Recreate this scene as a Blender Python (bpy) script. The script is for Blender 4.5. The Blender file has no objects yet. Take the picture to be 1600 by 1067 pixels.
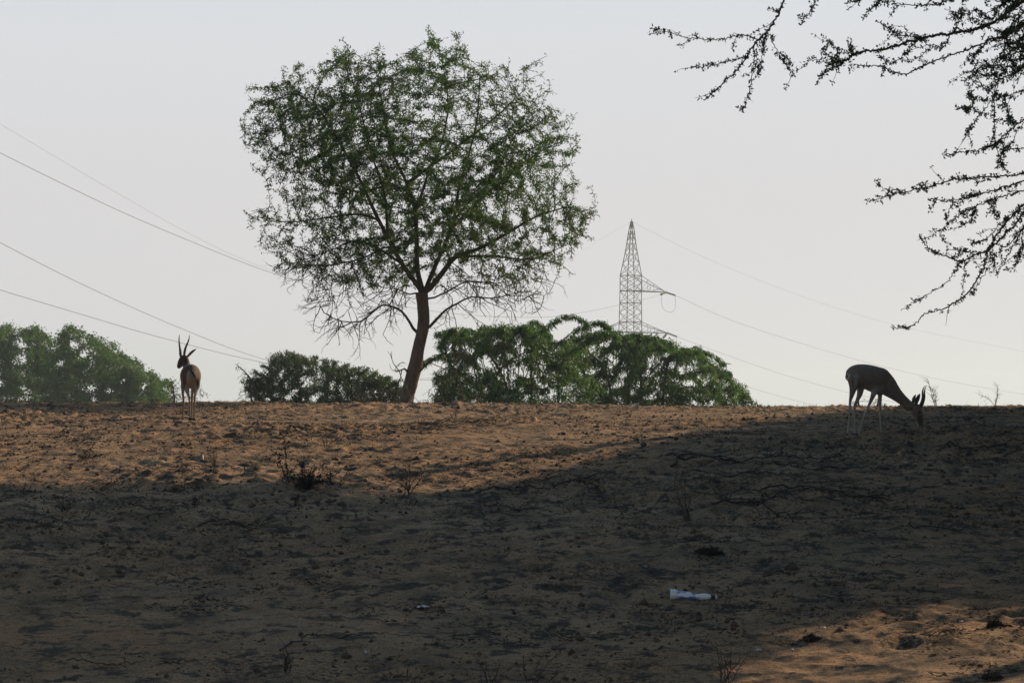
import bpy, math, random
import numpy as np
from mathutils import Vector, Matrix

rad = math.radians
R = np.random.RandomState(7)
random.seed(7)
scene = bpy.context.scene
COL = scene.collection

# ------------------------------------------------------------------ camera, sky, sun, exposure
F = 3600.0                      # focal length in photo pixels (1600 wide)
CAMZ = 1.6
PITCH = math.atan((640 - 533.5) / F)
cam_data = bpy.data.cameras.new("camera")
cam_data.sensor_width = 36.0
cam_data.lens = 36.0 * F / 1600.0
cam_data.clip_start = 0.1
cam_data.clip_end = 20000
cam = bpy.data.objects.new("camera", cam_data)
COL.objects.link(cam)
cam.location = (0, 0, CAMZ)
cam.rotation_euler = (math.pi / 2 + PITCH, 0, 0)
scene.camera = cam

SUN_AZ, SUN_EL = 43.0, 19.5     # azimuth from the view direction towards the right
S = np.array([math.cos(rad(SUN_EL)) * math.sin(rad(SUN_AZ)),
              math.cos(rad(SUN_EL)) * math.cos(rad(SUN_AZ)),
              math.sin(rad(SUN_EL))])

world = bpy.data.worlds.new("World")
scene.world = world
world.use_nodes = True
wn = world.node_tree.nodes
wl = world.node_tree.links
bg = wn["Background"]
sky = wn.new("ShaderNodeTexSky")
sky.sky_type = 'NISHITA'
sky.sun_disc = False
sky.sun_elevation = rad(SUN_EL)
sky.sun_rotation = rad(SUN_AZ)
sky.air_density = 1.0
sky.dust_density = 1.5
sky.ozone_density = 1.5
hsv = wn.new("ShaderNodeHueSaturation")
hsv.inputs["Saturation"].default_value = 0.9
tint = wn.new("ShaderNodeMix")
tint.data_type = 'RGBA'
tint.blend_type = 'MULTIPLY'
tint.inputs[0].default_value = 1.0
tint.inputs[7].default_value = (0.80, 1.0, 1.0, 1)
wl.new(sky.outputs[0], hsv.inputs["Color"])
wl.new(hsv.outputs[0], tint.inputs[6])
# milky veil of dust that whitens the lowest part of the sky all the way round
wtc = wn.new("ShaderNodeTexCoord")
wsep = wn.new("ShaderNodeSeparateXYZ")
wl.new(wtc.outputs["Generated"], wsep.inputs[0])
veil_amt = wn.new("ShaderNodeMapRange")
veil_amt.interpolation_type = 'SMOOTHSTEP'
veil_amt.inputs[1].default_value = 0.15
veil_amt.inputs[2].default_value = 0.34
veil_amt.inputs[3].default_value = 1.0
veil_amt.inputs[4].default_value = 0.0
wl.new(wsep.outputs[2], veil_amt.inputs[0])
veil_col = wn.new("ShaderNodeValToRGB")
ve = veil_col.color_ramp.elements
ve[0].position = 0.0; ve[0].color = (0.985, 0.965, 1.0, 1)
ve[1].position = 0.2; ve[1].color = (0.965, 1.005, 1.06, 1)
_e = ve.new(0.09); _e.color = (0.965, 0.945, 0.965, 1)
wl.new(wsep.outputs[2], veil_col.inputs[0])
vgain = wn.new("ShaderNodeVectorMath")
vgain.operation = 'SCALE'
vgain.inputs["Scale"].default_value = 6.6
wl.new(veil_col.outputs[0], vgain.inputs[0])
veil = wn.new("ShaderNodeMix")
veil.data_type = 'RGBA'
wl.new(veil_amt.outputs[0], veil.inputs[0])
wl.new(tint.outputs[2], veil.inputs[6])
wl.new(vgain.outputs[0], veil.inputs[7])
wl.new(veil.outputs[2], bg.inputs["Color"])
bg.inputs["Strength"].default_value = 0.097

sun_data = bpy.data.lights.new("sun", 'SUN')
sun_data.energy = 5.0
sun_data.angle = rad(0.53)
sun_data.color = (1.0, 0.75, 0.48)
sun = bpy.data.objects.new("sun", sun_data)
COL.objects.link(sun)
sun.rotation_euler = Vector(S).to_track_quat('Z', 'Y').to_euler()

scene.view_settings.view_transform = 'Standard'
scene.view_settings.look = 'None'
scene.view_settings.exposure = 0.22
scene.view_settings.gamma = 1.0
scene.view_settings.use_curve_mapping = False
scene.cycles.max_bounces = 8
scene.cycles.transmission_bounces = 4
scene.cycles.volume_bounces = 0
scene.cycles.use_denoising = True

# ------------------------------------------------------------------ projection
cP, sP = math.cos(PITCH), math.sin(PITCH)


def P(px, py, d):
    """World point seen at photo pixel (px, py) at distance d along +Y."""
    u = (np.asarray(px, float) - 800) / F
    v = (533.5 - np.asarray(py, float)) / F
    dy = cP - v * sP
    dz = sP + v * cP
    d = np.asarray(d, float)
    return np.stack(np.broadcast_arrays(u / dy * d, d, CAMZ + dz / dy * d), -1)


def proj(p):
    p = np.asarray(p, float)
    x, y, z = p[..., 0], p[..., 1], p[..., 2] - CAMZ
    fwd = y * cP + z * sP
    up = -y * sP + z * cP
    fwd = np.where(np.abs(fwd) < 1e-6, 1e-6, fwd)
    px = 800 + F * x / fwd
    py = 533.5 - F * up / fwd
    return px, py, fwd


def in_view(p, margin=60):
    px, py, f = proj(p)
    return (f > 0.2) & (px > -margin) & (px < 1600 + margin) & (py > -margin) & (py < 1067 + margin)


# ------------------------------------------------------------------ noise
def hash2(ix, iy, seed):
    h = (ix.astype(np.int64) * 374761393 + iy.astype(np.int64) * 668265263 + seed * 974634777) & 0xffffffff
    h = ((h ^ (h >> 13)) * 1274126177) & 0xffffffff
    h = (h ^ (h >> 16)) & 0xffffffff
    return h / 4294967295.0


def vnoise(x, y, seed=0):
    x0 = np.floor(x); y0 = np.floor(y)
    fx = x - x0; fy = y - y0
    fx = fx * fx * fx * (fx * (fx * 6 - 15) + 10)
    fy = fy * fy * fy * (fy * (fy * 6 - 15) + 10)
    ix = x0.astype(np.int64); iy = y0.astype(np.int64)
    a = hash2(ix, iy, seed); b = hash2(ix + 1, iy, seed)
    c = hash2(ix, iy + 1, seed); d = hash2(ix + 1, iy + 1, seed)
    return ((a * (1 - fx) + b * fx) * (1 - fy) + (c * (1 - fx) + d * fx) * fy) * 2 - 1


def fbm(x, y, octv, seed=0, gain=0.5):
    s = 0; a = 1.0
    for o in range(octv):
        s = s + a * vnoise(x * 2 ** o + 13.7 * o, y * 2 ** o - 7.3 * o, seed + o)
        a *= gain
    return s


# ------------------------------------------------------------------ terrain height
PY = np.array([-80, 0, 8, 12, 14, 16, 18, 20, 22.4, 25, 28, 32, 35, 38, 41, 45, 60, 100, 400, 4000.])
PZ = np.array([-1.3, -1.6, -1.55, -1.42, -1.22, -.98, -.74, -.52, -.28, -.18, -.11, -.01, .05, .075, .06, -.05, -1.0, -3, -5, -12.])
_fy = np.linspace(-80, 4000, 400000)
_fz = np.interp(_fy, PY, PZ)
_sel = _fy < 80
_k = np.hanning(241); _k /= _k.sum()
_sm = np.convolve(np.pad(_fz, 120, mode='edge'), _k, mode='valid')
_fz = _sm


def bump_list():
    return [  # x, y, rx, ry, height
    ]


BUMPS = []


def macro(x, y):
    x = np.asarray(x, float); y = np.asarray(y, float)
    z = CAMZ + np.interp(y, _fy, _fz)
    z = z + 0.035 * fbm(x / 5.0, y / 4.0, 2, 11) * np.clip((46 - y) / 14, 0.25, 1)
    z = z + 0.05 * np.clip(-x / 10, -1.0, 1.5) * np.exp(-((y - 37) / 6) ** 2)
    for (bx, by, rx, ry, h) in BUMPS:
        z = z + h * np.exp(-((x - bx) / rx) ** 2 - ((y - by) / ry) ** 2)
    return z


# hoof pits and clods, on a jittered cell grid
def cells(x, y, size, seed, kind):
    gx = x / size; gy = y / size
    ix = np.floor(gx); iy = np.floor(gy)
    out = np.zeros_like(gx)
    for ox in (-1, 0, 1):
        for oy in (-1, 0, 1):
            cx = ix + ox; cy = iy + oy
            a = hash2(cx, cy, seed); b = hash2(cx, cy, seed + 1); c = hash2(cx, cy, seed + 2); e = hash2(cx, cy, seed + 3)
            dx = (gx - (cx + a)); dy = (gy - (cy + b))
            r = 0.18 + 0.26 * c
            ang = e * 6.28
            ux = (dx * np.cos(ang) + dy * np.sin(ang)) * (0.7 + 0.5 * e)
            uy = (-dx * np.sin(ang) + dy * np.cos(ang))
            q = (ux * ux + uy * uy) / (r * r)
            if kind == 'pit':
                v = -np.exp(-q * 1.6) + 0.55 * np.exp(-((np.sqrt(q) - 1.25) / 0.35) ** 2)
                out += v * (c > 0.35) * (0.4 + e)
            else:
                out += np.clip(1 - q, 0, 1) ** 0.7 * (c > 0.6) * (0.4 + e)
    return out


def detail(x, y):
    dens = np.clip(0.55 + 0.6 * fbm(x / 2.2, y / 2.6, 2, 31), 0.12, 1.2)
    z = 0.024 * fbm(x / 0.75, y / 0.6, 3, 41) * dens
    rid = 1 - np.abs(fbm(x / 0.33, y / 0.28, 3, 51))
    z = z + 0.036 * (rid - 0.6) * dens + 0.008 * fbm(x / 0.09, y / 0.09, 2, 55)
    z = z + 0.026 * cells(x, y, 0.20, 61, 'pit') * dens
    z = z + 0.042 * cells(x, y, 0.34, 71, 'pit') * dens
    z = z + 0.024 * cells(x, y, 0.13, 81, 'clod') * dens * (dens > 0.5)
    fade = np.clip((48 - y) / 8, 0, 1) * np.clip((y - 4) / 4, 0, 1) * np.clip((16 - np.abs(x)) / 4, 0, 1) * np.interp(y, [12, 14.5, 18, 22], [.38, .45, .8, 1.0])
    return z * fade


def G(x, y):
    return macro(x, y) + detail(np.asarray(x, float), np.asarray(y, float))


_ds = np.linspace(9, 42, 3301)


def ground_at(px, py, full=True):
    """Ground point seen at a photo pixel (first crossing of the ray with the smooth ground)."""
    pts = P(px, py, _ds)
    g = macro(pts[:, 0], pts[:, 1])
    below = np.nonzero(pts[:, 2] < g)[0]
    i = below[0] if len(below) else len(_ds) - 300
    x, y = pts[i, 0], pts[i, 1]
    z = float(G(np.array([x]), np.array([y]))[0]) if full else float(macro(np.array([x]), np.array([y]))[0])
    return np.array([x, y, z])


_b = ground_at(1395, 674, False)
BUMPS.append((_b[0] + 0.35, _b[1] - 0.1, 0.7, 1.0, 0.065))
for (qx, qy, rx, ry, h) in [(720, 668, 0.9, 0.8, 0.05), (1100, 862, 0.33, 0.28, 0.06), (1450, 700, 2.5, 1.2, 0.05), (500, 765, 0.7, 0.5, 0.05),
                            (1520, 1000, .35, .3, .03), (250, 720, 2.5, 1.5, .04), (1250, 760, 2.2, 1.0, .06), (560, 1005, .5, .3, .03)]:
    _b = ground_at(qx, qy, False)
    BUMPS.append((_b[0], _b[1], rx, ry, h))


# ------------------------------------------------------------------ mesh helpers
def make_mesh(name, V, Fc, smooth=False):
    """V (N,3); Fc (M,k) constant-size faces or list of such arrays."""
    if not isinstance(Fc, list):
        Fc = [Fc]
    Fc = [np.asarray(f, np.int32) for f in Fc if len(f)]
    me = bpy.data.meshes.new(name)
    V = np.asarray(V, np.float32)
    me.vertices.add(len(V))
    me.vertices.foreach_set("co", V.ravel())
    loops = np.concatenate([f.ravel() for f in Fc])
    tot = np.concatenate([np.full(len(f), f.shape[1], np.int32) for f in Fc])
    start = np.concatenate([[0], np.cumsum(tot)[:-1]]).astype(np.int32)
    me.loops.add(len(loops))
    me.loops.foreach_set("vertex_index", loops.astype(np.int32))
    me.polygons.add(len(tot))
    me.polygons.foreach_set("loop_start", start)
    me.polygons.foreach_set("loop_total", tot)
    if smooth:
        me.polygons.foreach_set("use_smooth", np.ones(len(tot), bool))
    me.update(calc_edges=True)
    return me


def link(name, me, mat=None, parent=None):
    o = bpy.data.objects.new(name, me)
    COL.objects.link(o)
    if mat is not None:
        me.materials.append(mat)
    if parent is not None:
        o.parent = parent
        o.matrix_parent_inverse = Matrix.Translation(-parent.location) if parent.location.length else Matrix()
    return o


def tag(o, label=None, cat=None, group=None, kind=None):
    if label: o["label"] = label
    if cat: o["category"] = cat
    if group: o["group"] = group
    if kind: o["kind"] = kind
    return o


def root(name, loc, label, cat, group=None):
    o = bpy.data.objects.new(name, None)
    o.empty_display_size = 0.2
    COL.objects.link(o)
    o.location = Vector([float(v) for v in loc])
    return tag(o, label, cat, group)


class Tubes:
    """Collects tapered tubes into one mesh."""
    def __init__(self):
        self.V = []; self.F = []; self.n = 0

    def add(self, pts, radii, k=6, cap=True):
        pts = np.asarray(pts, float)
        m = len(pts)
        if m < 2: return
        radii = np.broadcast_to(np.asarray(radii, float), (m,))
        t = np.zeros_like(pts)
        t[1:-1] = pts[2:] - pts[:-2]
        t[0] = pts[1] - pts[0]; t[-1] = pts[-1] - pts[-2]
        t /= np.linalg.norm(t, axis=1)[:, None] + 1e-12
        ref = np.array([0, 0, 1.0]) if abs(t[0, 2]) < 0.9 else np.array([1.0, 0, 0])
        a = np.cross(t, ref)
        bad = np.linalg.norm(a, axis=1) < 0.05
        a[bad] = np.cross(t[bad], np.array([0, 1.0, 0]))
        a /= np.linalg.norm(a, axis=1)[:, None] + 1e-12
        for i in range(1, m):       # keep frames from flipping
            v = a[i - 1] - t[i] * np.dot(a[i - 1], t[i])
            nv = np.linalg.norm(v)
            if nv > 1e-6: a[i] = v / nv
        b = np.cross(t, a)
        ang = np.arange(k) * 2 * np.pi / k
        ring = pts[:, None, :] + radii[:, None, None] * (np.cos(ang)[None, :, None] * a[:, None, :] + np.sin(ang)[None, :, None] * b[:, None, :])
        self.V.append(ring.reshape(-1, 3))
        i = np.arange(m - 1)[:, None] * k
        j = np.arange(k)[None, :]
        j2 = (j + 1) % k
        f = np.stack([i + j, i + j2, i + k + j2, i + k + j], -1).reshape(-1, 4) + self.n
        self.F.append(f)
        self.n += m * k

    def build(self, name, mat, parent=None, smooth=True):
        me = make_mesh(name, np.concatenate(self.V), np.concatenate(self.F), smooth)
        return link(name, me, mat, parent)


def norm(v):
    return v / (np.linalg.norm(v, axis=-1, keepdims=True) + 1e-12)


def rand_dirs(n, rs=R):
    return norm(rs.normal(size=(n, 3)))


def leaves_mesh(name, base, d, length, width, rs=R, fold=True):
    """Narrow pointed leaf quads from base along d."""
    n = len(base)
    side = norm(np.cross(d, rand_dirs(n, rs)))
    L = np.broadcast_to(length, (n,))[:, None]; W = np.broadcast_to(width, (n,))[:, None]
    v0 = base
    v1 = base + d * L * 0.45 + side * W * 0.5
    v2 = base + d * L
    v3 = base + d * L * 0.45 - side * W * 0.5
    V = np.stack([v0, v1, v2, v3], 1).reshape(-1, 3)
    Fq = (np.arange(n)[:, None] * 4 + np.arange(4)[None, :])
    return make_mesh(name, V, Fq)


def leaflets_mesh(name, base, d, length, width, rs=R):
    """Single-triangle leaflets, for very fine foliage."""
    n = len(base)
    side = norm(np.cross(d, rand_dirs(n, rs)))
    L = np.broadcast_to(length, (n,))[:, None]; W = np.broadcast_to(width, (n,))[:, None]
    V = np.stack([base + side * W * .35, base + d * L, base + d * L * .4 - side * W * .65], 1).reshape(-1, 3)
    return make_mesh(name, V, np.arange(n)[:, None] * 3 + np.arange(3)[None, :])


def catmull(pts, per=8):
    pts = np.asarray(pts, float)
    p = np.vstack([2 * pts[0] - pts[1], pts, 2 * pts[-1] - pts[-2]])
    out = []
    for i in range(1, len(p) - 2):
        t = np.linspace(0, 1, per, endpoint=False)[:, None]
        a, b, c, d = p[i - 1], p[i], p[i + 1], p[i + 2]
        out.append(0.5 * (2 * b + (c - a) * t + (2 * a - 5 * b + 4 * c - d) * t ** 2 + (3 * b - a - 3 * c + d) * t ** 3))
    out.append(pts[-1][None])
    return np.vstack(out)


# ------------------------------------------------------------------ materials
def mat_new(name):
    m = bpy.data.materials.new(name)
    m.use_nodes = True
    nt = m.node_tree
    return m, nt, nt.nodes, nt.links, nt.nodes["Principled BSDF"]


def noise_node(nodes, links, scale, detail=4, rough=0.6, coord=None, seed=0):
    n = nodes.new("ShaderNodeTexNoise")
    n.inputs["Scale"].default_value = scale
    n.inputs["Detail"].default_value = detail
    n.inputs["Roughness"].default_value = rough
    if coord is not None: links.new(coord, n.inputs["Vector"])
    return n


def ramp(nodes, links, src, stops):
    r = nodes.new("ShaderNodeValToRGB")
    el = r.color_ramp.elements
    while len(el) < len(stops): el.new(0.5)
    for e, (p, c) in zip(el, stops):
        e.position = p
        e.color = (c[0], c[1], c[2], 1) if isinstance(c, tuple) else (c, c, c, 1)
    links.new(src, r.inputs[0])
    return r


def mixc(nodes, links, fac, a, b, mode='MIX'):
    m = nodes.new("ShaderNodeMix")
    m.data_type = 'RGBA'; m.blend_type = mode
    for sock, v in ((m.inputs[0], fac), (m.inputs[6], a), (m.inputs[7], b)):
        if hasattr(v, "links"): links.new(v, sock)
        elif isinstance(v, tuple): sock.default_value = (v[0], v[1], v[2], 1)
        else: sock.default_value = v
    return m.outputs[2]


def bark_mat(name, c1, c2, scale=30, bump=0.5):
    m, nt, N, L, b = mat_new(name)
    tc = N.new("ShaderNodeTexCoord")
    mp = N.new("ShaderNodeMapping"); mp.inputs["Scale"].default_value = (1, 1, 0.3)
    L.new(tc.outputs["Object"], mp.inputs[0])
    n = noise_node(N, L, scale, 6, 0.65, mp.outputs[0])
    r = ramp(N, L, n.outputs[0], [(0.3, c1), (0.7, c2)])
    L.new(r.outputs[0], b.inputs["Base Color"])
    b.inputs["Roughness"].default_value = 0.9
    b.inputs["Specular IOR Level"].default_value = 0.2
    bp = N.new("ShaderNodeBump"); bp.inputs["Strength"].default_value = bump; bp.inputs["Distance"].default_value = 0.02
    L.new(n.outputs[0], bp.inputs["Height"]); L.new(bp.outputs[0], b.inputs["Normal"])
    return m


def leaf_mat(name, c1, c2, c3, trans=0.35, scale=1.2, tcol=None):
    m, nt, N, L, b = mat_new(name)
    N.remove(b)
    out = N["Material Output"]
    tc = N.new("ShaderNodeTexCoord")
    n1 = noise_node(N, L, scale, 3, 0.6, tc.outputs["Object"])
    n2 = noise_node(N, L, scale * 14, 2, 0.5, tc.outputs["Object"])
    r1 = ramp(N, L, n1.outputs[0], [(0.35, c1), (0.65, c2)])
    r2 = ramp(N, L, n2.outputs[0], [(0.45, 0.0), (0.7, 1.0)])
    col = mixc(N, L, r2.outputs[0], r1.outputs[0], c3)
    df = N.new("ShaderNodeBsdfPrincipled"); df.inputs["Roughness"].default_value = 0.55; df.inputs["Specular IOR Level"].default_value = 0.25
    tr = N.new("ShaderNodeBsdfTranslucent")
    tcn = mixc(N, L, 1.0, col, tcol or (1.5, 1.6, 0.7), 'MULTIPLY')
    L.new(col, df.inputs["Base Color"]); L.new(tcn, tr.inputs["Color"])
    mx = N.new("ShaderNodeMixShader"); mx.inputs[0].default_value = trans
    L.new(df.outputs[0], mx.inputs[1]); L.new(tr.outputs[0], mx.inputs[2])
    L.new(mx.outputs[0], out.inputs["Surface"])
    return m


def plain_mat(name, col, rough=0.7, metal=0.0, var=None, scale=20):
    m, nt, N, L, b = mat_new(name)
    b.inputs["Roughness"].default_value = rough
    b.inputs["Metallic"].default_value = metal
    tc = N.new("ShaderNodeTexCoord")
    n = noise_node(N, L, scale, 4, 0.6, tc.outputs["Object"])
    v = var or tuple(c * 0.7 for c in col)
    r = ramp(N, L, n.outputs[0], [(0.35, v), (0.65, col)])
    L.new(r.outputs[0], b.inputs["Base Color"])
    return m


M_bark = bark_mat("bark", (0.07, 0.052, 0.04), (0.17, 0.13, 0.10), 14, 0.9)
M_twig = bark_mat("twig_bark", (0.045, 0.034, 0.026), (0.10, 0.075, 0.055), 30, 0.3)
M_dead = bark_mat("dead_wood", (0.03, 0.025, 0.023), (0.085, 0.07, 0.06), 40, 0.3)
M_leaf = leaf_mat("tree_leaves", (0.023, 0.052, 0.022), (0.04, 0.083, 0.028), (0.078, 0.135, 0.038), 0.44, 1.0)
M_leaf_mesq = leaf_mat("drooping_leaves", (0.026, 0.068, 0.034), (0.042, 0.10, 0.037), (0.085, 0.155, 0.045), 0.42, 1.0)
M_leaf_far = leaf_mat("far_leaves", (0.033, 0.08, 0.037), (0.055, 0.115, 0.04), (0.085, 0.145, 0.05), 0.38, 0.7)
M_leaf_thorn = leaf_mat("thorn_leaves", (0.024, 0.05, 0.033), (0.036, 0.068, 0.038), (0.055, 0.09, 0.045), 0.28, 0.8)
M_leaf_near = leaf_mat("near_leaves", (0.03, 0.05, 0.028), (0.045, 0.07, 0.035), (0.055, 0.08, 0.04), 0.15, 3.0)
M_litter = plain_mat("dry_litter", (0.06, 0.042, 0.03), 0.95, 0, (0.018, 0.014, 0.012), 6)
M_straw = plain_mat("pale_straw", (0.42, 0.34, 0.24), 0.8, 0, (0.26, 0.20, 0.13), 9)
M_steel = plain_mat("galvanised_steel", (0.10, 0.105, 0.115), 0.8, 0.0, None, 3)
M_wire = plain_mat("wire_metal", (0.20, 0.20, 0.21), 1.0, 0.0, None, 1)
M_insul = plain_mat("insulator_ceramic", (0.04, 0.03, 0.03), 0.8)
M_stone = plain_mat("dark_stone", (0.11, 0.085, 0.065), 0.95, 0, (0.05, 0.04, 0.034), 25)


def sand_mat():
    m, nt, N, L, b = mat_new("desert_sand")
    tc = N.new("ShaderNodeTexCoord")
    co = tc.outputs["Object"]
    big = noise_node(N, L, 0.35, 4, 0.55, co)
    mid = noise_node(N, L, 2.3, 6, 0.65, co)
    fine = noise_node(N, L, 16, 6, 0.7, co)
    grain = noise_node(N, L, 120, 3, 0.7, co)
    c = ramp(N, L, big.outputs[0], [(0.35, (0.385, 0.222, 0.118)), (0.62, (0.39, 0.255, 0.158))]).outputs[0]
    f = ramp(N, L, mid.outputs[0], [(0.42, 0.0), (0.66, 1.0)]).outputs[0]
    c = mixc(N, L, f, c, (0.19, 0.135, 0.09))
    g = ramp(N, L, fine.outputs[0], [(0.55, 0.0), (0.72, 1.0)]).outputs[0]
    c = mixc(N, L, g, c, (0.09, 0.068, 0.053))
    # dung, crumbled leaves and burnt litter lying in drifts; blotches also paint in relief shadow
    bl = noise_node(N, L, 5.0, 9, 0.75, co)
    bm_ = ramp(N, L, bl.outputs[0], [(0.515, 0.0), (0.565, 0.95)]).outputs[0]
    c = mixc(N, L, bm_, c, (0.075, 0.060, 0.048))
    drift = noise_node(N, L, 1.1, 3, 0.5, co)
    lit = noise_node(N, L, 34, 5, 0.75, co)
    ad = N.new("ShaderNodeMath"); ad.operation = 'MULTIPLY_ADD'
    L.new(drift.outputs[0], ad.inputs[0]); ad.inputs[1].default_value = 0.55; L.new(lit.outputs[0], ad.inputs[2])
    h = ramp(N, L, ad.outputs[0], [(0.86, 0.0), (0.93, 0.9)]).outputs[0]
    c = mixc(N, L, h, c, (0.045, 0.032, 0.025))
    rust = noise_node(N, L, 5.5, 5, 0.8, co)
    rs_ = ramp(N, L, rust.outputs[0], [(0.52, 0.0), (0.68, 0.7)]).outputs[0]
    c = mixc(N, L, rs_, c, (0.24, 0.125, 0.068))
    grit = noise_node(N, L, 20, 6, 0.9, co)
    gm = ramp(N, L, grit.outputs[0], [(0.56, 0.0), (0.61, 0.85)]).outputs[0]
    c = mixc(N, L, gm, c, (0.05, 0.036, 0.028))
    gr = ramp(N, L, grain.outputs[0], [(0.32, 0.45), (0.5, 1.0), (0.68, 1.6)]).outputs[0]
    c = mixc(N, L, 1.0, c, gr, 'MULTIPLY')
    L.new(c, b.inputs["Base Color"])
    b.inputs["Roughness"].default_value = 0.97
    b.inputs["Specular IOR Level"].default_value = 0.1
    b1 = N.new("ShaderNodeBump"); b1.inputs["Strength"].default_value = 0.7; b1.inputs["Distance"].default_value = 0.03
    L.new(fine.outputs[0], b1.inputs["Height"])
    b2 = N.new("ShaderNodeBump"); b2.inputs["Strength"].default_value = 0.6; b2.inputs["Distance"].default_value = 0.006
    L.new(grain.outputs[0], b2.inputs["Height"]); L.new(b1.outputs[0], b2.inputs["Normal"])
    L.new(b2.outputs[0], b.inputs["Normal"])
    return m


M_sand = sand_mat()


# ------------------------------------------------------------------ ground sheet
def build_ground():
    rows = np.concatenate([
        np.linspace(-120, -12, 14), np.linspace(-8, 6, 15), np.linspace(6.6, 10.8, 22),
        np.linspace(10.86, 17, 240), np.linspace(17.03, 30, 400), np.linspace(30.04, 42, 230),
        np.linspace(42.2, 60, 60), np.linspace(62, 120, 30), np.geomspace(125, 1600, 22)])
    nin = 520
    u = np.linspace(-1, 1, nin)
    off = np.concatenate([np.linspace(0.25, 6, 22), np.geomspace(7, 1500, 20)])
    w = 0.222 * np.clip(rows, 8, 60) * 1.18 + 1.3
    X = np.concatenate([-(w[:, None] + off[::-1][None, :]), w[:, None] * u[None, :], w[:, None] + off[None, :]], 1)
    Y = np.repeat(rows[:, None], X.shape[1], 1)
    Z = G(X, Y)
    V = np.stack([X, Y, Z], -1).reshape(-1, 3)
    nr, nc = X.shape
    i = (np.arange(nr - 1)[:, None] * nc + np.arange(nc - 1)[None, :]).reshape(-1)
    Fq = np.stack([i, i + 1, i + nc + 1, i + nc], 1)
    me = make_mesh("sandy_ground", V, Fq, True)
    o = link("ground", me, M_sand)
    tag(o, kind="structure")


build_ground()


# ------------------------------------------------------------------ tree growing (space colonisation)
def grow(nodes, parent, attr, step, di, dk, iters=120, jitter=0.15, rs=R, trop=(0, 0, 0), mom=0.45):
    nodes = [np.asarray(p, float) for p in nodes]
    parent = list(parent)
    attr = np.asarray(attr, float)
    nd = np.full(len(attr), 1e9); ni = np.zeros(len(attr), int)

    def upd(start):
        arr = np.array(nodes[start:])
        for c in range(0, len(arr), 256):
            sub = arr[c:c + 256]
            d = np.linalg.norm(attr[:, None, :] - sub[None], axis=2)
            k = d.argmin(1); dd = d[np.arange(len(attr)), k]
            m = dd < nd
            nd[m] = dd[m]; ni[m] = k[m] + start + c
    upd(0)
    nchild = {}
    trop = np.array(trop)
    for it in range(iters):
        act = nd < di
        if not act.any(): break
        idx = ni[act]
        dirs = norm(attr[act] - np.array(nodes)[idx])
        uniq, inv = np.unique(idx, return_inverse=True)
        acc = np.zeros((len(uniq), 3)); np.add.at(acc, inv, dirs)
        start = len(nodes)
        for q, a in zip(uniq, acc):
            if nchild.get(q, 0) >= 5:
                nd[ni == q] = 1e9
                attr = attr[ni != q]; nd = nd[ni != q]; ni = ni[ni != q]
                continue
            a = a / (np.linalg.norm(a) + 1e-9) + rs.normal(size=3) * jitter + trop
            if mom and parent[q] >= 0:
                pd = nodes[q] - nodes[parent[q]]
                a = a + mom * pd / (np.linalg.norm(pd) + 1e-9)
            a /= np.linalg.norm(a) + 1e-9
            nodes.append(nodes[q] + a * step); parent.append(int(q))
            nchild[q] = nchild.get(q, 0) + 1
        if len(nodes) == start: break
        upd(start)
        keep = nd > dk
        attr = attr[keep]; nd = nd[keep]; ni = ni[keep]
        if len(attr) == 0: break
    return np.array(nodes), np.array(parent)


def pipe_radii(nodes, parent, rtip, expo=2.2, rmax=1e9):
    n = len(nodes)
    w = np.zeros(n)
    order = np.arange(n)[::-1]
    cnt = np.zeros(n)
    haschild = np.zeros(n, bool)
    for i in parent:
        if i >= 0: haschild[i] = True
    w[~haschild] = 1
    for i in order:
        if parent[i] >= 0: w[parent[i]] += w[i]
    return np.minimum(rtip * w ** (1 / expo), rmax), haschild


def chains(parent, rad_):
    """Split a tree of nodes into chains (child of largest radius continues)."""
    n = len(parent)
    kids = [[] for _ in range(n)]
    for i, p in enumerate(parent):
        if p >= 0: kids[p].append(i)
    out = []
    stack = [(i, None) for i in range(n) if parent[i] < 0]
    while stack:
        i, p = stack.pop()
        c = [] if p is None else [p]
        c.append(i)
        while kids[i]:
            ks = sorted(kids[i], key=lambda q: -rad_[q])
            for q in ks[1:]: stack.append((q, i))
            i = ks[0]; c.append(i)
        if len(c) > 1: out.append(c)
    return out


def skeleton(paths):
    """paths: list of (attach, pts, radii): attach None or (path index, fraction)."""
    nodes = []; parent = []; rr = []; ends = []
    for att, pts, radii in paths:
        pts = np.asarray(pts, float)
        s = max(2, int(np.linalg.norm(np.diff(pts, axis=0), axis=1).sum() / 0.14 / max(1, len(pts) - 1)))
        sm = catmull(pts, s)
        rs_ = np.interp(np.linspace(0, 1, len(sm)), np.linspace(0, 1, len(radii)), radii)
        ids = []
        if att is None: prev = -1; st = 0
        else:
            cand = ends[att]
            d = [np.linalg.norm(nodes[c] - sm[0]) for c in cand]
            prev = cand[int(np.argmin(d))]; st = 1 if min(d) < 0.12 else 0
        for k in range(st, len(sm)):
            nodes.append(sm[k]); parent.append(prev); rr.append(rs_[k])
            prev = len(nodes) - 1; ids.append(prev)
        ends.append(ids)
    return nodes, parent, rr, ends


def poly_mask(poly, x, y):
    poly = np.asarray(poly, float)
    ins = np.zeros(np.shape(x), bool)
    n = len(poly)
    for i in range(n):
        x1, y1 = poly[i]; x2, y2 = poly[(i + 1) % n]
        c = ((y1 > y) != (y2 > y)) & (x < (x2 - x1) * (y - y1) / (y2 - y1 + 1e-12) + x1)
        ins ^= c
    return ins


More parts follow.
